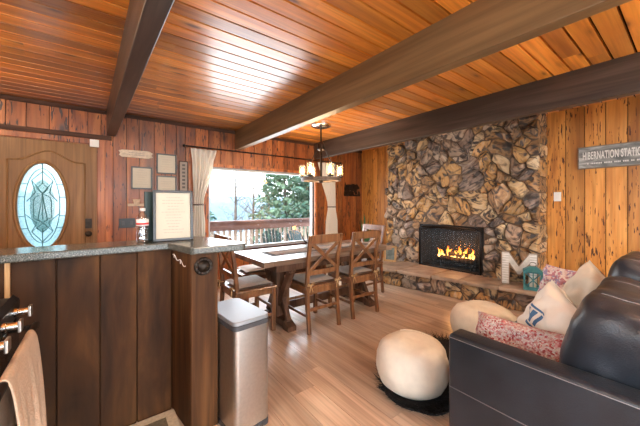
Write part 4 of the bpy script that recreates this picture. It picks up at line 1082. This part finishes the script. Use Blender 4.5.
# ------------------------------------------------------------------ hearth things
mm = thing('letter_m', 'pale corrugated metal letter M standing on the hearth', 'letter decoration', (4.19, 1.36, HT), R(-72))
mm.scale = (1.12, 1, 1.14)
Mp = [(0, 0), (.075, 0), (.075, .24), (.15, .12), (.18, .12), (.255, .24), (.255, 0), (.33, 0), (.33, .36), (.26, .36), (.165, .215), (.07, .36), (0, .36)]
MB().prism([(a - .165, b) for a, b in Mp], -.03, .03, mat=TY).build('letter_body', plain('whitewashed tin', (.55, .52, .46), .45, .3, noise=.2, nscale=20), mm, world=False, bevel=.003)
e = MB()
for i in range(len(Mp)):
    a, b = Mp[i], Mp[(i + 1) % len(Mp)]; e.bar((a[0] - .165, -.033, a[1] + .004 * (a[1] == 0)), (b[0] - .165, -.033, b[1] + .004 * (b[1] == 0)), .010, .008, (0, 1, 0))
e.build('raised_edge', plain('rusty tin edge', (.25, .17, .11), .6), mm, world=False)
st = MB()
for k in range(12):
    z = .03 + k * .027
    st.box((-.158, -.034, z), (-.097, -.030, z + .010))
st_keep = list(st.v); st_f = list(st.f)
st.build('corrugation', M['white'], mm, world=False)
st2 = MB(); st2.v = [(-x, y, z) for x, y, z in [tuple(v) for v in st_keep]]; st2.f = st_f; st2.r = [0] * len(st_f); st2.mi = [0] * len(st_f)
st2.build('corrugation', M['white'], mm, world=False)
ln = thing('lantern', 'small teal painted lantern with crossed window bars on the hearth end', 'lantern', (4.11, 1.19, HT), R(-72))
ln.scale = (1.12, 1.12, 1.12)
MB().box((-.085, -.07, 0), (.085, .07, .02)).build('base', M['teal'], ln, world=False, bevel=.003)
b = MB()
for x in (-.075, .075):
    for y in (-.06, .06): b.box((x - .008, y - .008, .02), (x + .008, y + .008, .20))
for z in (.028, .19):
    for s in (-1, 1): b.box((-.075, s * .06 - .006, z - .008), (.075, s * .06 + .006, z + .008)); b.box((s * .075 - .006, -.06, z - .008), (s * .075 + .006, .06, z + .008))
b.bar((-.07, -.062, .03), (.07, -.062, .19), .010, .006, (0, 1, 0)); b.bar((.07, -.062, .03), (-.07, -.062, .19), .010, .006, (0, 1, 0))
b.box((-.005, -.066, .03), (.005, -.058, .19))
b.build('cage', M['teal'], ln, world=False)
MB().add([(-.09, -.075, .20), (.09, -.075, .20), (.09, .075, .20), (-.09, .075, .20), (-.03, -.025, .245), (.03, -.025, .245), (.03, .025, .245), (-.03, .025, .245)], [(0, 1, 5, 4), (1, 2, 6, 5), (2, 3, 7, 6), (3, 0, 4, 7), (4, 5, 6, 7), (0, 3, 2, 1)]).build('roof', M['teal'], ln, world=False)
MB().tube([(.028 * math.cos(a), 0, .262 + .026 * math.sin(a)) for a in [2 * PI * k / 16 for k in range(17)]], .003, 6, cap=False).build('ring_handle', M['iron'], ln, world=False, smooth=True)
MB().lathe([(.03, .02), (.03, .11), (.01, .115)], 16).build('candle', M['paper'], ln, world=False, smooth=True, smang=40)
pf = thing('photo_frame', 'small tan wooden photo frame leaning on the hearth stones', 'picture frame', (4.08, 3.30, HT), R(-62))
frame_parts(pf, .22, .28, .036, .02, M['framewood'], plain('dark photo print', (.12, .15, .14), .4, noise=.5, nscale=12), 0, 1, tilt=R(-8))
pl = thing('potted_plant', 'spiky green plant in a clay pot in the corner behind the table end', 'plant', (4.22, 4.0, 0))
MB().lathe([(.10, 0), (.11, .02), (.14, .25), (.155, .26), (.155, .29), (.13, .29)], 24, c=(4.22, 4.0, 0)).build('pot', M['potclay'], pl, smooth=True, smang=40)
lf = MB(); r_ = random.Random(8)
for k in range(16):
    a = r_.uniform(0, 6.28); h = r_.uniform(.5, .92); sp_ = r_.uniform(.02, .14); w = .022; bx, by = 4.22 + .05 * math.cos(a), 4.0 + .05 * math.sin(a); vs = []
    for t in (0, .3, .6, .85, 1):
        ww = w * (1 - t ** 3) + .001; x, y, z = bx + sp_ * t * t * math.cos(a), by + sp_ * t * t * math.sin(a), .26 + h * t
        vs += [(x - ww * math.sin(a), y + ww * math.cos(a), z), (x + ww * math.sin(a), y - ww * math.cos(a), z)]
    lf.add(vs, [(2 * i, 2 * i + 1, 2 * i + 3, 2 * i + 2) for i in range(4)])
lf.build('leaves', M['leafdark'], pl)

# ------------------------------------------------------------------ poufs and fur rug
def pouf(x, y, r, h, lb, seed, rz=0):
    root = thing('pouf', lb, 'pouf', (x, y, .02), rz, 'cream canvas poufs by the sofa')
    prof = [(.0, 0), (.62, 0), (.76, .02), (.88, .10), (.97, .25), (1.0, .45), (.985, .62), (.93, .78), (.82, .90), (.66, .965), (.45, .995), (.22, 1.0), (.02, .985)]
    n = 40; vs = []; fs = []
    fin = []
    for i in range(len(prof) - 1):
        for t in (0, .5): fin.append((prof[i][0] + (prof[i + 1][0] - prof[i][0]) * t, prof[i][1] + (prof[i + 1][1] - prof[i][1]) * t))
    fin.append(prof[-1])
    for rr, z in fin:
        for k in range(n):
            a = 2 * PI * k / n; p = Vector((math.cos(a) * rr * 2.2 + seed, math.sin(a) * rr * 2.2, z * 5.5)); d = 1 + .035 * mnoise.noise(p) + .02 * mnoise.noise(p * 2.5) * (1 if z > .1 else 0)
            zz = z * h * (1 + .045 * mnoise.noise(p * .7 + Vector((9, 9, 9)))) if z > .05 else z * h
            vs.append((rr * r * d * math.cos(a), rr * r * d * math.sin(a), zz))
    m = len(fin)
    for i in range(m - 1):
        for k in range(n): fs.append((i * n + k, i * n + (k + 1) % n, (i + 1) * n + (k + 1) % n, (i + 1) * n + k))
    fs.append(tuple((m - 1) * n + k for k in range(n)))
    MB().add(vs, fs).build('fabric_body', M['pouf'], root, world=False, smooth=True)
    sm = MB()
    sm.tube([(r * 1.005 * math.cos(a) * .55, r * 1.005 * math.sin(a) * .55, h * 1.0) for a in [PI * k / 10 for k in range(-2, 5)]], .003, 5)
    sm.build('top_seam', M['pouf'], root, world=False, smooth=True)
pouf(1.765, 1.235, .247, .325, 'round cream canvas pouf sitting on the black fur rug', 1.3)
pouf(2.86, 1.215, .285, .325, 'round cream canvas pouf between the sofa seat and the hearth', 7.7)
rg = thing('fur_rug', 'black shaggy fur rug under the cream pouf beside the sofa', 'rug', (2.0, 1.2, 0))
outl = []
for k in range(60):
    a = 2 * PI * k / 60; rr = 1 + .08 * mnoise.noise(Vector((math.cos(a) * 2, math.sin(a) * 2, 4)))
    outl.append((2.04 + .50 * rr * math.cos(a) + .12 * math.sin(a), 1.255 + .35 * rr * math.sin(a)))
MB().prism(outl, 0.0, .018).build('backing', M['fur'], rg)
ft = MB(); r_ = random.Random(4)
for k in range(7500):
    a = r_.uniform(0, 2 * PI); q = math.sqrt(r_.random()); rr = q * (1.0 + .08 * mnoise.noise(Vector((math.cos(a) * 2, math.sin(a) * 2, 4))))
    x = 2.04 + .50 * rr * math.cos(a) + .12 * math.sin(a) * q; y = 1.255 + .35 * rr * math.sin(a)
    da = a + r_.uniform(-1.2, 1.2); l = r_.uniform(.04, .075) * (1 + .5 * (q > .85)); w = .006
    if math.hypot(x - 1.765, y - 1.235) < .2: continue
    inn = .7 if math.hypot(x - 1.765, y - 1.235) < .27 else 1.
    ft.add([(x - w * math.sin(da), y + w * math.cos(da), .012), (x + w * math.sin(da), y - w * math.cos(da), .012), (x + l * .8 * math.cos(da), y + l * .8 * math.sin(da), (.012 + l * r_.uniform(.15, .9) * inn))], [(0, 1, 2)])
ft.build('fur_pile', M['fur'], rg)

# ------------------------------------------------------------------ sofa
sf = thing('leather_sofa', 'black leather sofa with stitched back cushions facing the window', 'sofa', (2.45, .4, 0))
SB = 'leather'
def rbox(a, b, name, bv=.03, mat=None, seg=4):
    return MB().box(a, b).build(name, M['leather'], sf, bevel=bv, seg=seg, smooth=True)
rbox((1.46, -.28, .05), (1.585, .80, .62), 'arm', .022)
rbox((3.24, -.28, .05), (3.38, .85, .62), 'arm', .022)
rbox((1.586, -.28, .06), (3.238, -.04, .80), 'back', .03)
rbox((1.586, -.04, .06), (3.238, .80, .28), 'base_frame', .02)
for k in range(3):
    x0 = 1.59 + k * .549; rbox((x0, -.02, .282), (x0 + .545, .83, .445), 'seat_cushion', .045)
def back_cushion(x0, x1, seed, zc):
    w = x1 - x0; h = .47; d = .40; n = 16; vs = []; fs = []
    # superellipsoid-like box, leaning back, with crumple noise
    M_ = Matrix.Translation(((x0 + x1) / 2, .165, zc)) @ Matrix.Rotation(R(13), 4, 'X')
    import itertools
    bm = bmesh.new(); bmesh.ops.create_cube(bm, size=2.)
    bmesh.ops.subdivide_edges(bm, edges=bm.edges[:], cuts=17, use_grid_fill=True)
    for v in bm.verts:
        p = v.co.copy(); m = max(abs(p.x), abs(p.y), abs(p.z)); q = 8.
        l = (abs(p.x) ** q + abs(p.y) ** q + abs(p.z) ** q) ** (1 / q); s = p / l
        bulge = 1 + .08 * (1 - s.x * s.x) * (1 - s.z * s.z)
        c = Vector((s.x * w / 2, s.y * d / 2 * bulge, s.z * h / 2))
        nz = mnoise.noise(Vector((c.x * 6 + seed, c.y * 6, c.z * 6))) * .020 + mnoise.noise(Vector((c.x * 16 + seed, c.y * 16, c.z * 16))) * .010
        c += s.normalized() * nz
        # stitched grooves
        for gx in (-w * .22, w * .22): c += -Vector((0, s.y, s.z)).normalized() * .012 * math.exp(-((c.x - gx) / .012) ** 2) if Vector((0, s.y, s.z)).length > .01 else Vector((0, 0, 0))
        v.co = M_ @ c
    mb = MB(); vs = [tuple(v.co) for v in bm.verts]; bm.verts.index_update(); fs = [tuple(v.index for v in f.verts) for f in bm.faces]; bm.free()
    o = mb.add(vs, fs).build('back_cushion', M['leather'], sf, smooth=True, subs=1)
    st = MB()
    for gx in (-w * .22, w * .22):
        pts = []
        for k in range(25):
            a = -.9 + (PI + 1.2) * k / 24; ca, sa = math.cos(a), math.sin(a); q = 8.; gg = gx / (w / 2)
            l = (abs(ca) ** q + abs(sa) ** q + abs(gg) ** q) ** (1 / q)
            # invert the superellipse on this slice
            t = ((1 - abs(gg) ** q) ** (1 / q)) / ((abs(ca) ** q + abs(sa) ** q) ** (1 / q)); sy, sz = ca * t, sa * t
            c = Vector((gx, sy * d / 2 * (1 + .08 * (1 - gg * gg) * (1 - sz * sz)), sz * h / 2)); s = Vector((gg, sy, sz))
            nz = mnoise.noise(Vector((c.x * 6 + seed, c.y * 6, c.z * 6))) * .020 + mnoise.noise(Vector((c.x * 16 + seed, c.y * 16, c.z * 16))) * .010
            c += s.normalized() * (nz - .008); pts.append(tuple(M_ @ c))
        st.tube(pts, .0028, 5)
    s_ = st.build('stitching', M['seam'], None); 
    s_.parent = o; s_.location = s_.location - sf.location
    return o
back_cushion(1.60, 2.40, 2.1, .635); back_cushion(2.42, 3.22, 8.4, .70)
sm = MB()
sm.tube([(1.4585, .79, .345), (1.4585, -.27, .345)], .0022, 5); sm.build('arm_stitching', M['seam'], sf, smooth=True); sm = MB(); sm.tube([(1.4595, .795, .602), (1.4595, -.27, .602)], .0018, 5)
sm.build('arm_stitching', M['seam'], sf, smooth=True)
for x in (1.52, 3.31):
    for y in (-.22, .72): MB().box((x - .03, y - .03, 0), (x + .03, y + .03, .05)).build('foot', M['rubber'], sf)

# pillows
def pillow(name, loc, normal, roll, w, h, t, mat, lb, seed=0, p=4, group='throw pillows on the sofa'):
    """normal = where the front of the pillow faces; roll turns it in its own plane"""
    vs, fs = puff(w, h, t, 22, p, .55, .05, seed)
    zn = Vector(normal).normalized(); xn = Vector((0, 0, 1)).cross(zn).normalized(); yn = zn.cross(xn)
    B = Matrix((xn, yn, zn)).transposed().to_4x4()
    T = Matrix.Translation(loc) @ B @ Matrix.Rotation(roll, 4, 'Z')
    root = thing(name, lb, 'pillow', (loc[0], loc[1], loc[2] - h * .45), group=group)
    weld(MB().add(vs, fs, mat=T).build('cover', mat, root, smooth=True))
    return root, T
r_, T = pillow('throw_pillow', (2.02, .50, .62), (-.72, .62, .30), R(-22), .36, .38, .15, M['pillowwhite'], 'white square pillow with a small navy print leaning on the sofa back', 1)
pr = MB()
def pz(x, y, w=.36, h=.38, t=.15, seed=1):
    u, v = x / (w / 2), y / (h / 2); H0 = (max(0, 1 - abs(u) ** 4) * max(0, 1 - abs(v) ** 4)) ** .55
    return t / 2 * H0 + .05 * H0 * mnoise.noise(Vector((u * 2.3 + seed, v * 2.3, 2 + seed))) + .003
for a, c, b, d in ((-.04, -.075, -.025, .0), (-.012, -.075, .008, .0), (.022, -.075, .04, .0), (-.045, .008, .045, .020), (-.045, -.098, .045, -.085)):
    m_ = 8; g_ = []
    for i in range(m_ + 1):
        for j in range(m_ + 1):
            x = a + (b - a) * i / m_ - .03; y = c + (d - c) * j / m_ + .035; g_.append((x, y, pz(x, y)))
    pr.add(g_, [(i * (m_ + 1) + j, (i + 1) * (m_ + 1) + j, (i + 1) * (m_ + 1) + j + 1, i * (m_ + 1) + j + 1) for i in range(m_) for j in range(m_)], mat=T)
pr.build('navy_print', M['blueprint'], r_)
pillow('throw_pillow', (2.79, .47, .645), (-.74, .6, .28), R(-28), .37, .37, .14, M['pillowbeige'], 'beige square pillow standing against the sofa back beyond the white one', 5)
pillow('throw_pillow', (3.08, .70, .60), (-.85, .4, .35), R(0), .34, .34, .12, M['pinkprint'], 'pink mottled pillow tucked by the far sofa arm', 9)
pillow('throw_pillow', (2.40, .60, .53), (-.5, .8, .4), R(-10), .36, .22, .10, M['orangeprint'], 'rust patterned lumbar pillow between the white and beige pillows', 12)
pillow('throw_pillow', (1.78, .56, .53), (-.93, .1, .38), R(3), .52, .27, .16, M['knit'], 'red and cream chunky knit pillow beside the near sofa arm', 15, p=5)

# ------------------------------------------------------------------ range with towel
rgx = -.29
st = thing('kitchen_range', 'black kitchen range with steel knobs at the edge of the bar', 'range', (-.6, 1.36, 0))
MB().box((-.93, .98, .05), (rgx, 1.74, .91)).build('body', M['black'], st, bevel=.005)
MB().box((-.93, .99, 0), (rgx - .04, 1.73, .05)).build('toe_kick', M['rubber'], st)
MB().prism([(rgx, .84), (rgx + .02, .84), (rgx + .02, .90), (rgx, .92)], .98, 1.74, mat=Matrix(((1, 0, 0, 0), (0, 0, 1, 0), (0, 1, 0, 0), (0, 0, 0, 1)))).build('control_panel', M['black'], st)
dr = MB().box((rgx, 1.0, .16), (rgx + .022, 1.72, .83)).build('oven_door', plain('black oven glass', (.008, .008, .01), .08), st, bevel=.004)
hd = MB().tube([(rgx + .075, 1.04, .795), (rgx + .075, 1.68, .795)], .012, 12); hd.bar((rgx + .02, 1.06, .795), (rgx + .075, 1.06, .795), .016); hd.bar((rgx + .02, 1.66, .795), (rgx + .075, 1.66, .795), .016)
hh_ = hd.build('handle', M['iron'], dr, smooth=True, smang=40)
for y in (1.63, 1.45, 1.27, 1.09):
    T = Matrix.Translation((rgx + .02, y, .872)) @ Matrix.Rotation(R(90), 4, 'Y')
    kb = MB().lathe([(.017, 0), (.017, .012), (.014, .014), (.014, .045)], 20, mat=T).build('knob', M['chrome'], st, smooth=True, smang=40)
    MB().box((rgx + .062, y - .02, .852), (rgx + .072, y + .02, .892)).build('knob_cap', M['steel'], kb, bevel=.003)
gt = MB()
for y0 in (1.0, 1.38):
    y1 = y0 + .34
    for y in (y0, y0 + .085, y0 + .17, y0 + .255, y1): gt.bar((-.88, y, .95), (-.36, y, .95), .012, .016)
    for x in (-.88, -.62, -.36):
        gt.bar((x, y0, .95), (x, y1, .95), .012, .016)
        for y in (y0, y1): gt.bar((x, y, .911), (x, y, .95), .012)
gt.build('burner_grate', M['black'], st)
for x in (-.75, -.48):
    for y in (1.17, 1.55): MB().lathe([(.05, .911), (.05, .925), (.03, .93), (.028, .937)], 20, c=(x, y, 0)).build('burner', M['graphite'], st, smooth=True, smang=40)
# towel draped over the handle
tw = MB(); vs = []; nu = 26
path = [(-.030, .50), (-.026, .64), (-.022, .76), (-.015, .803), (0, .814), (.015, .803), (.022, .76), (.028, .66), (.034, .52), (.04, .36), (.043, .24)]
for i, (dx, z) in enumerate(path):
    for k in range(nu + 1):
        u = k / nu; drop = max(0, (.80 - z)); y = 1.17 + .41 * u - .14 * drop * u
        wv = .016 * math.sin(u * 11 + 1.0) * min(1, drop * 3) + .012 * math.sin(u * 23) * min(1, drop * 2.5)
        zz = z + (.05 * math.sin(u * 3.3 + .6) * min(1, drop * 2) if dx > .03 else 0)
        vs.append((rgx + .075 + dx + (abs(wv) if dx > 0 else -abs(wv) * .2), y + (.02 * math.sin(z * 14) * drop), zz))
fs = []
for i in range(len(path) - 1):
    for k in range(nu): fs.append((i * (nu + 1) + k, i * (nu + 1) + k + 1, (i + 1) * (nu + 1) + k + 1, (i + 1) * (nu + 1) + k))
o = tw.add(vs, fs).build('dish_towel', M['towel'], smooth=True, subs=1); md = o.modifiers.new('thick', 'SOLIDIFY'); md.thickness = .004
tag(o, 'beige dish towel draped over the oven door handle', 'towel')
# kitchen rug
kr = thing('kitchen_rug', 'cream bordered rug corner on the floor in front of the dark bar', 'rug', (-.1, 1.5, 0))
MB().box((.0, 1.05, 0), (.372, 2.005, .012)).build('border', M['teabrown'], kr, bevel=.003)
MB().box((.03, 1.12, .0121), (.315, 1.945, .014)).build('field', M['rugin'], kr)

# ------------------------------------------------------------------ outdoors
struct(MB().box((-1.5, YN + .15, -.22), (8.5, 6.35, -.15)).build('deck_floor', plain('deck floor paled for glare', (.50, .47, .43), .6, noise=.1, nscale=3)))  # floor colour made pale to throw glare onto the ceiling
rl = thing('deck_railing', 'reddish wooden deck railing with pale balusters outside the window', 'railing', (3.5, 6.15, -.15))
MB().box((-1.5, 6.05, .895), (8.5, 6.22, .935), 3).build('cap_rail', M['deck'], rl)
MB().box((-1.5, 6.08, .73), (8.5, 6.12, .894), 8).build('upper_rail', M['deck'], rl)
MB().box((-1.5, 6.08, -.06), (8.5, 6.12, .03), 9).build('lower_rail', M['deck'], rl)
x = 1.2
while x < 5.6:
    MB().box((x, 6.121, -.1), (x + .062, 6.16, .75), random.random() * 99).build('baluster', M['baluster'], rl); x += .125
def adirondack(x, y, rz, lb):
    root = thing('adirondack_chair', lb, 'chair', (x, y, -.15), rz, 'green chairs on the deck'); root.scale = (.80, .80, .90)
    for k in range(6):
        u = -.20 + k * .08; top = .98 - 2.2 * abs(u) ** 2 - .02
        MB().bar((u, -.20, .36), (u * 1.25, -.44, top), .070, .018, (0, 1, 0)).build('back_slat', M['adiron'], root, world=False, bevel=.006)
    MB().prism([(-.24, -.22), (.24, -.22), (.25, .30), (-.25, .30)], .33, .355).build('seat', M['adiron'], root, world=False)
    for s in (-1, 1):
        MB().box((s * .30 - .05, -.30, .53), (s * .30 + .05, .36, .55)).build('arm', M['adiron'], root, world=False, bevel=.005)
        MB().bar((s * .27, .26, 0), (s * .27, .26, .53), .07, .03, (0, 1, 0)).build('leg', M['adiron'], root, world=False)
        MB().bar((s * .26, -.42, .0), (s * .26, -.14, .37), .07, .03, (0, 1, 0)).bar((s * .28, -.36, .5), (s * .28, -.30, .54), .06, .03).build('leg', M['adiron'], root, world=False)
    MB().bar((-.29, -.33, .52), (.29, -.33, .52), .05, .02, (0, 1, 0)).build('brace', M['adiron'], root, world=False)
    return root
adirondack(3.08, 5.62, R(170), 'dark green slatted deck chair with rounded back, closer to the glass')
adirondack(3.66, 5.35, R(195), 'dark green slatted deck chair with rounded back, nearer the fireplace end')
# terrain, lake, hills
tr = MB(); nx, ny = 60, 50; vs = []
for j in range(ny + 1):
    for i in range(nx + 1):
        v = j / ny; y = 6.6 + (v ** 2) * 100; x = -60 + 150 * i / nx
        z = -1.2 - min(6., (y - 6.6) * .30) + mnoise.noise(Vector((x * .1, y * .1, 0))) * .5
        vs.append((x, y, z))
fs = [(j * (nx + 1) + i, j * (nx + 1) + i + 1, (j + 1) * (nx + 1) + i + 1, (j + 1) * (nx + 1) + i) for j in range(ny) for i in range(nx)]
struct(tr.add(vs, fs).build('ground', M['terrain'], smooth=True, origin=(0, 0, 0)))
struct(MB().box((-80, 45, -7.3), (120, 150, -6.4)).build('lake', M['lake']))
struct(MB().box((-14, -14, -1.5), (14, YS - .16, -.16)).build('patio', M['gravelg']))
struct(MB().box((-14, YS - .16, -1.5), (XW - .16, 6, -.3)).build('side_yard', M['gravelg']))
hl = MB(); vs = []; nx = 120
for j, (y, b, a) in enumerate(((118, -7, 0), (122, -2, 2), (128, 2.2, 3.0), (138, 4.0, 4.0), (160, 6.0, 5.0), (200, 4, 5))):
    for i in range(nx + 1):
        x = -90 + 260 * i / nx; vs.append((x, y, b + a * mnoise.noise(Vector((x * .022, j * .2, 1))) + a * .25 * mnoise.noise(Vector((x * .3, j, 5)))))
fs = [(j * (nx + 1) + i, j * (nx + 1) + i + 1, (j + 1) * (nx + 1) + i + 1, (j + 1) * (nx + 1) + i) for j in range(5) for i in range(nx)]
struct(hl.add(vs, fs).build('distant_hills', M['hill'], smooth=True, origin=(0, 0, 0)))

def tree(x, y, z0, h, kind, lb, seed, mat='pine', rad=2., dens=1.):
    r = random.Random(seed)
    name = 'pine_tree' if kind == 'pine' else 'bare_tree'
    root = thing(name, lb, 'tree', (x, y, z0), group='trees beyond the deck')
    tk = MB(); lean = r.uniform(-.25, .25)
    tk.tube([(x + lean * t * t, y, z0 + h * t) for t in (0, .25, .5, .75, 1)], [.016 * h * q for q in (1, .8, .6, .35, .08)], 8)
    if kind == 'bare':
        for k in range(34):
            t = r.uniform(.25, .98); a = r.uniform(0, 6.28); l = h * .16 * (1.15 - t) + .35; p = Vector((x + lean * t * t, y, z0 + h * t))
            e = p + Vector((math.cos(a) * l, math.sin(a) * l, l * r.uniform(.4, 1.1))); tk.tube([p, p.lerp(e, .5) + Vector((0, 0, -.06)), e], [.02, .013, .004], 5)
            for q in range(5):
                s = p.lerp(e, r.uniform(.3, 1)); tk.tube([s, s + Vector((r.uniform(-.4, .4), r.uniform(-.4, .4), r.uniform(0, .5)))], [.007, .003], 4)
    tk.build('trunk', M['bark'], root, smooth=True)
    cr = MB()
    if kind == 'pine':
        nb = int(95 * dens)
        for k in range(nb):
            t = .18 + .82 * (k / nb); a = k * 2.4 + r.uniform(-.4, .4); l = rad * (1.05 - t) ** .75 * r.uniform(.6, 1.1) + .2
            p = Vector((x + lean * t * t, y, z0 + h * t)); dr_ = Vector((math.cos(a), math.sin(a), r.uniform(-.12, .22)))
            for q in range(int(16 * dens)):
                s = p + dr_ * l * r.uniform(.2, 1) + Vector((r.uniform(-.16, .16), r.uniform(-.16, .16), r.uniform(-.14, .12)))
                n1 = Vector((r.uniform(-1, 1), r.uniform(-1, 1), r.uniform(-.6, .6))).normalized(); n2 = n1.cross(Vector((r.uniform(-1, 1), r.uniform(-1, 1), r.uniform(-1, 1)))).normalized(); sz = r.uniform(.08, .21)
                cr.add([s - n1 * sz, s + n2 * sz * .45, s + n1 * sz, s - n2 * sz * .45], [(0, 1, 2, 3)])
        cr.build('crown', M[mat], root)
    else:
        for k in range(260):
            t = r.uniform(.35, 1); a = r.uniform(0, 6.28); l = r.uniform(0, 1.1 * (1.2 - t)); s = Vector((x + lean * t * t + math.cos(a) * l, y + math.sin(a) * l, z0 + h * t + .3)); n1 = Vector((r.uniform(-1, 1), r.uniform(-1, 1), r.uniform(-1, 1))).normalized(); n2 = n1.orthogonal().normalized(); sz = r.uniform(.03, .07)
            cr.add([s - n1 * sz, s + n2 * sz * .5, s + n1 * sz, s - n2 * sz * .5], [(0, 1, 2, 3)])
        cr.build('twigs', M['twig'], root)
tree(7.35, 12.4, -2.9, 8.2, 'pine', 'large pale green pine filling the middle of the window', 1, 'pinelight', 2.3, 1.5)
tree(7.7, 10.6, -2.4, 7.0, 'pine', 'bushy pine nearest the deck by the fireplace end of the window', 2, 'pine', 1.9, 1.4)
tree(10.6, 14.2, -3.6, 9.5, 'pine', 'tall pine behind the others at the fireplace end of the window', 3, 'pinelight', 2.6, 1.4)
tree(8.6, 16.5, -4.1, 7.4, 'pine', 'slender pine behind the leafless trees', 4, 'pine', 1.3, .9)
tree(5.9, 15.4, -3.8, 8.6, 'bare', 'leafless tree with a tall thin trunk left of the pines', 5)
tree(6.55, 14.6, -3.6, 7.8, 'bare', 'shorter leafless tree beside the tall thin one', 6)
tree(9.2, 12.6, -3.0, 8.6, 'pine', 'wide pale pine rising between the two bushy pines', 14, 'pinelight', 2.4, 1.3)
tree(5.6, 19.5, -5.0, 5.9, 'pine', 'low distant pine below the skyline seen past the leafless trees', 8, 'pine', 1.6, .8)
tree(6.0, 26.0, -6.0, 7.0, 'pine', 'farthest small pine by the lake near the curtain', 9, 'pine', 2.0, .8)

# ------------------------------------------------------------------ light
world = bpy.data.worlds.new('sky'); scene.world = world; world.use_nodes = True
nt = world.node_tree; nt.nodes.clear(); out = nt.nodes.new('ShaderNodeOutputWorld'); bg = nt.nodes.new('ShaderNodeBackground')
tcn = nt.nodes.new('ShaderNodeTexCoord'); sx = nt.nodes.new('ShaderNodeSeparateXYZ'); nt.links.new(tcn.outputs['Generated'], sx.inputs[0])
rp = nt.nodes.new('ShaderNodeValToRGB'); rp.color_ramp.elements[0].position = 0.; rp.color_ramp.elements[0].color = (.93, .96, 1., 1); rp.color_ramp.elements[1].position = .8; rp.color_ramp.elements[1].color = (.62, .78, 1., 1)
nt.links.new(sx.outputs['Z'], rp.inputs[0]); nt.links.new(rp.outputs[0], bg.inputs[0]); bg.inputs[1].default_value = 6.5
nt.links.new(bg.outputs[0], out.inputs[0])
def light(name, kind, loc, rot, energy, col=(1, 1, 1), **kw):
    l = bpy.data.lights.new(name, kind); l.energy = energy; l.color = col
    for k, v in kw.items(): setattr(l, k, v)
    o = bpy.data.objects.new(name, l); COL.objects.link(o); o.location = loc; o.rotation_euler = rot; return o
light('sun', 'SUN', (0, 0, 10), (R(28), R(-12), R(0)), 2.4, (1, .93, .82), angle=R(2))
# fill lamps added outside the unseen patio doors and kitchen window
light('fill_patio', 'AREA', ((SX0 + SX1) / 2, YS - .2, 1.15), (R(90), 0, 0), 60, (.86, .93, 1), shape='RECTANGLE', size=4.6, size_y=2.1)
light('fill_kitchen', 'AREA', (XW - .2, -.5, 1.6), (R(90), 0, R(-90)), 30, (.95, .98, 1), shape='RECTANGLE', size=2.1, size_y=1.1)
light('fill_picture', 'AREA', ((WX0 + WX1) / 2, YN + .35, 1.25), (R(-90), 0, 0), 42, (.95, .97, 1), shape='RECTANGLE', size=2.0, size_y=1.25)  # extra lamp added at the window to strengthen daylight and ceiling glare
# unseen lamps added to brighten the kitchen and the sitting side
for i, (x, y, e_) in enumerate(((-.9, .6, 34), (1.1, -1.3, 55), (3.2, -.9, 75), (-1.3, 3.1, 22))):
    lp = thing('fill_lamp', ('flush dome ceiling lamp over the range', 'flush dome ceiling lamp by the patio doors', 'flush dome ceiling lamp behind the sofa', 'flush dome ceiling lamp inside the front door')[i], 'ceiling lamp', (x, y, H - .01))
    MB().lathe([(.15, 0), (.16, -.015), (.15, -.03)], 28, c=(x, y, H - .002)).build('rim', M['iron'], lp, smooth=True, smang=40)
    MB().lathe([(.14, -.03), (.125, -.06), (.08, -.085), (.02, -.095)], 28, c=(x, y, H)).build('glass_dome', M['fillglow'], lp, smooth=True)
    light('fill_lamp_light', 'POINT', (x, y, H - .2), (0, 0, 0), e_, (1., .80, .58), shadow_soft_size=.12)
light('chandelier_light', 'POINT', (CX, CY, 1.80), (0, 0, 0), 26, (1, .74, .46), shadow_soft_size=.25)
light('fire_light', 'POINT', (4.42, 2.33, .62), (0, 0, 0), 5, (1, .45, .14), shadow_soft_size=.06)

# ------------------------------------------------------------------ camera
th = math.atan(220 / 288)
cam = bpy.data.cameras.new('camera'); co = bpy.data.objects.new('camera', cam); COL.objects.link(co)
cam.sensor_width = 36; cam.lens = 36 * 288 / 640; cam.shift_y = -9 / 640; cam.clip_start = .05; cam.clip_end = 500
co.location = (0, 0, 1.3); co.rotation_euler = (R(90), 0, -th)
scene.camera = co
vs_ = scene.view_settings; vs_.view_transform = 'Standard'; vs_.look = 'None'; vs_.gamma = 1; vs_.exposure = .66; vs_.use_curve_mapping = False
scene.cycles.use_denoising = True
scene.cycles.max_bounces = 8; scene.cycles.transparent_max_bounces = 12
scene.cycles.sample_clamp_indirect = 6
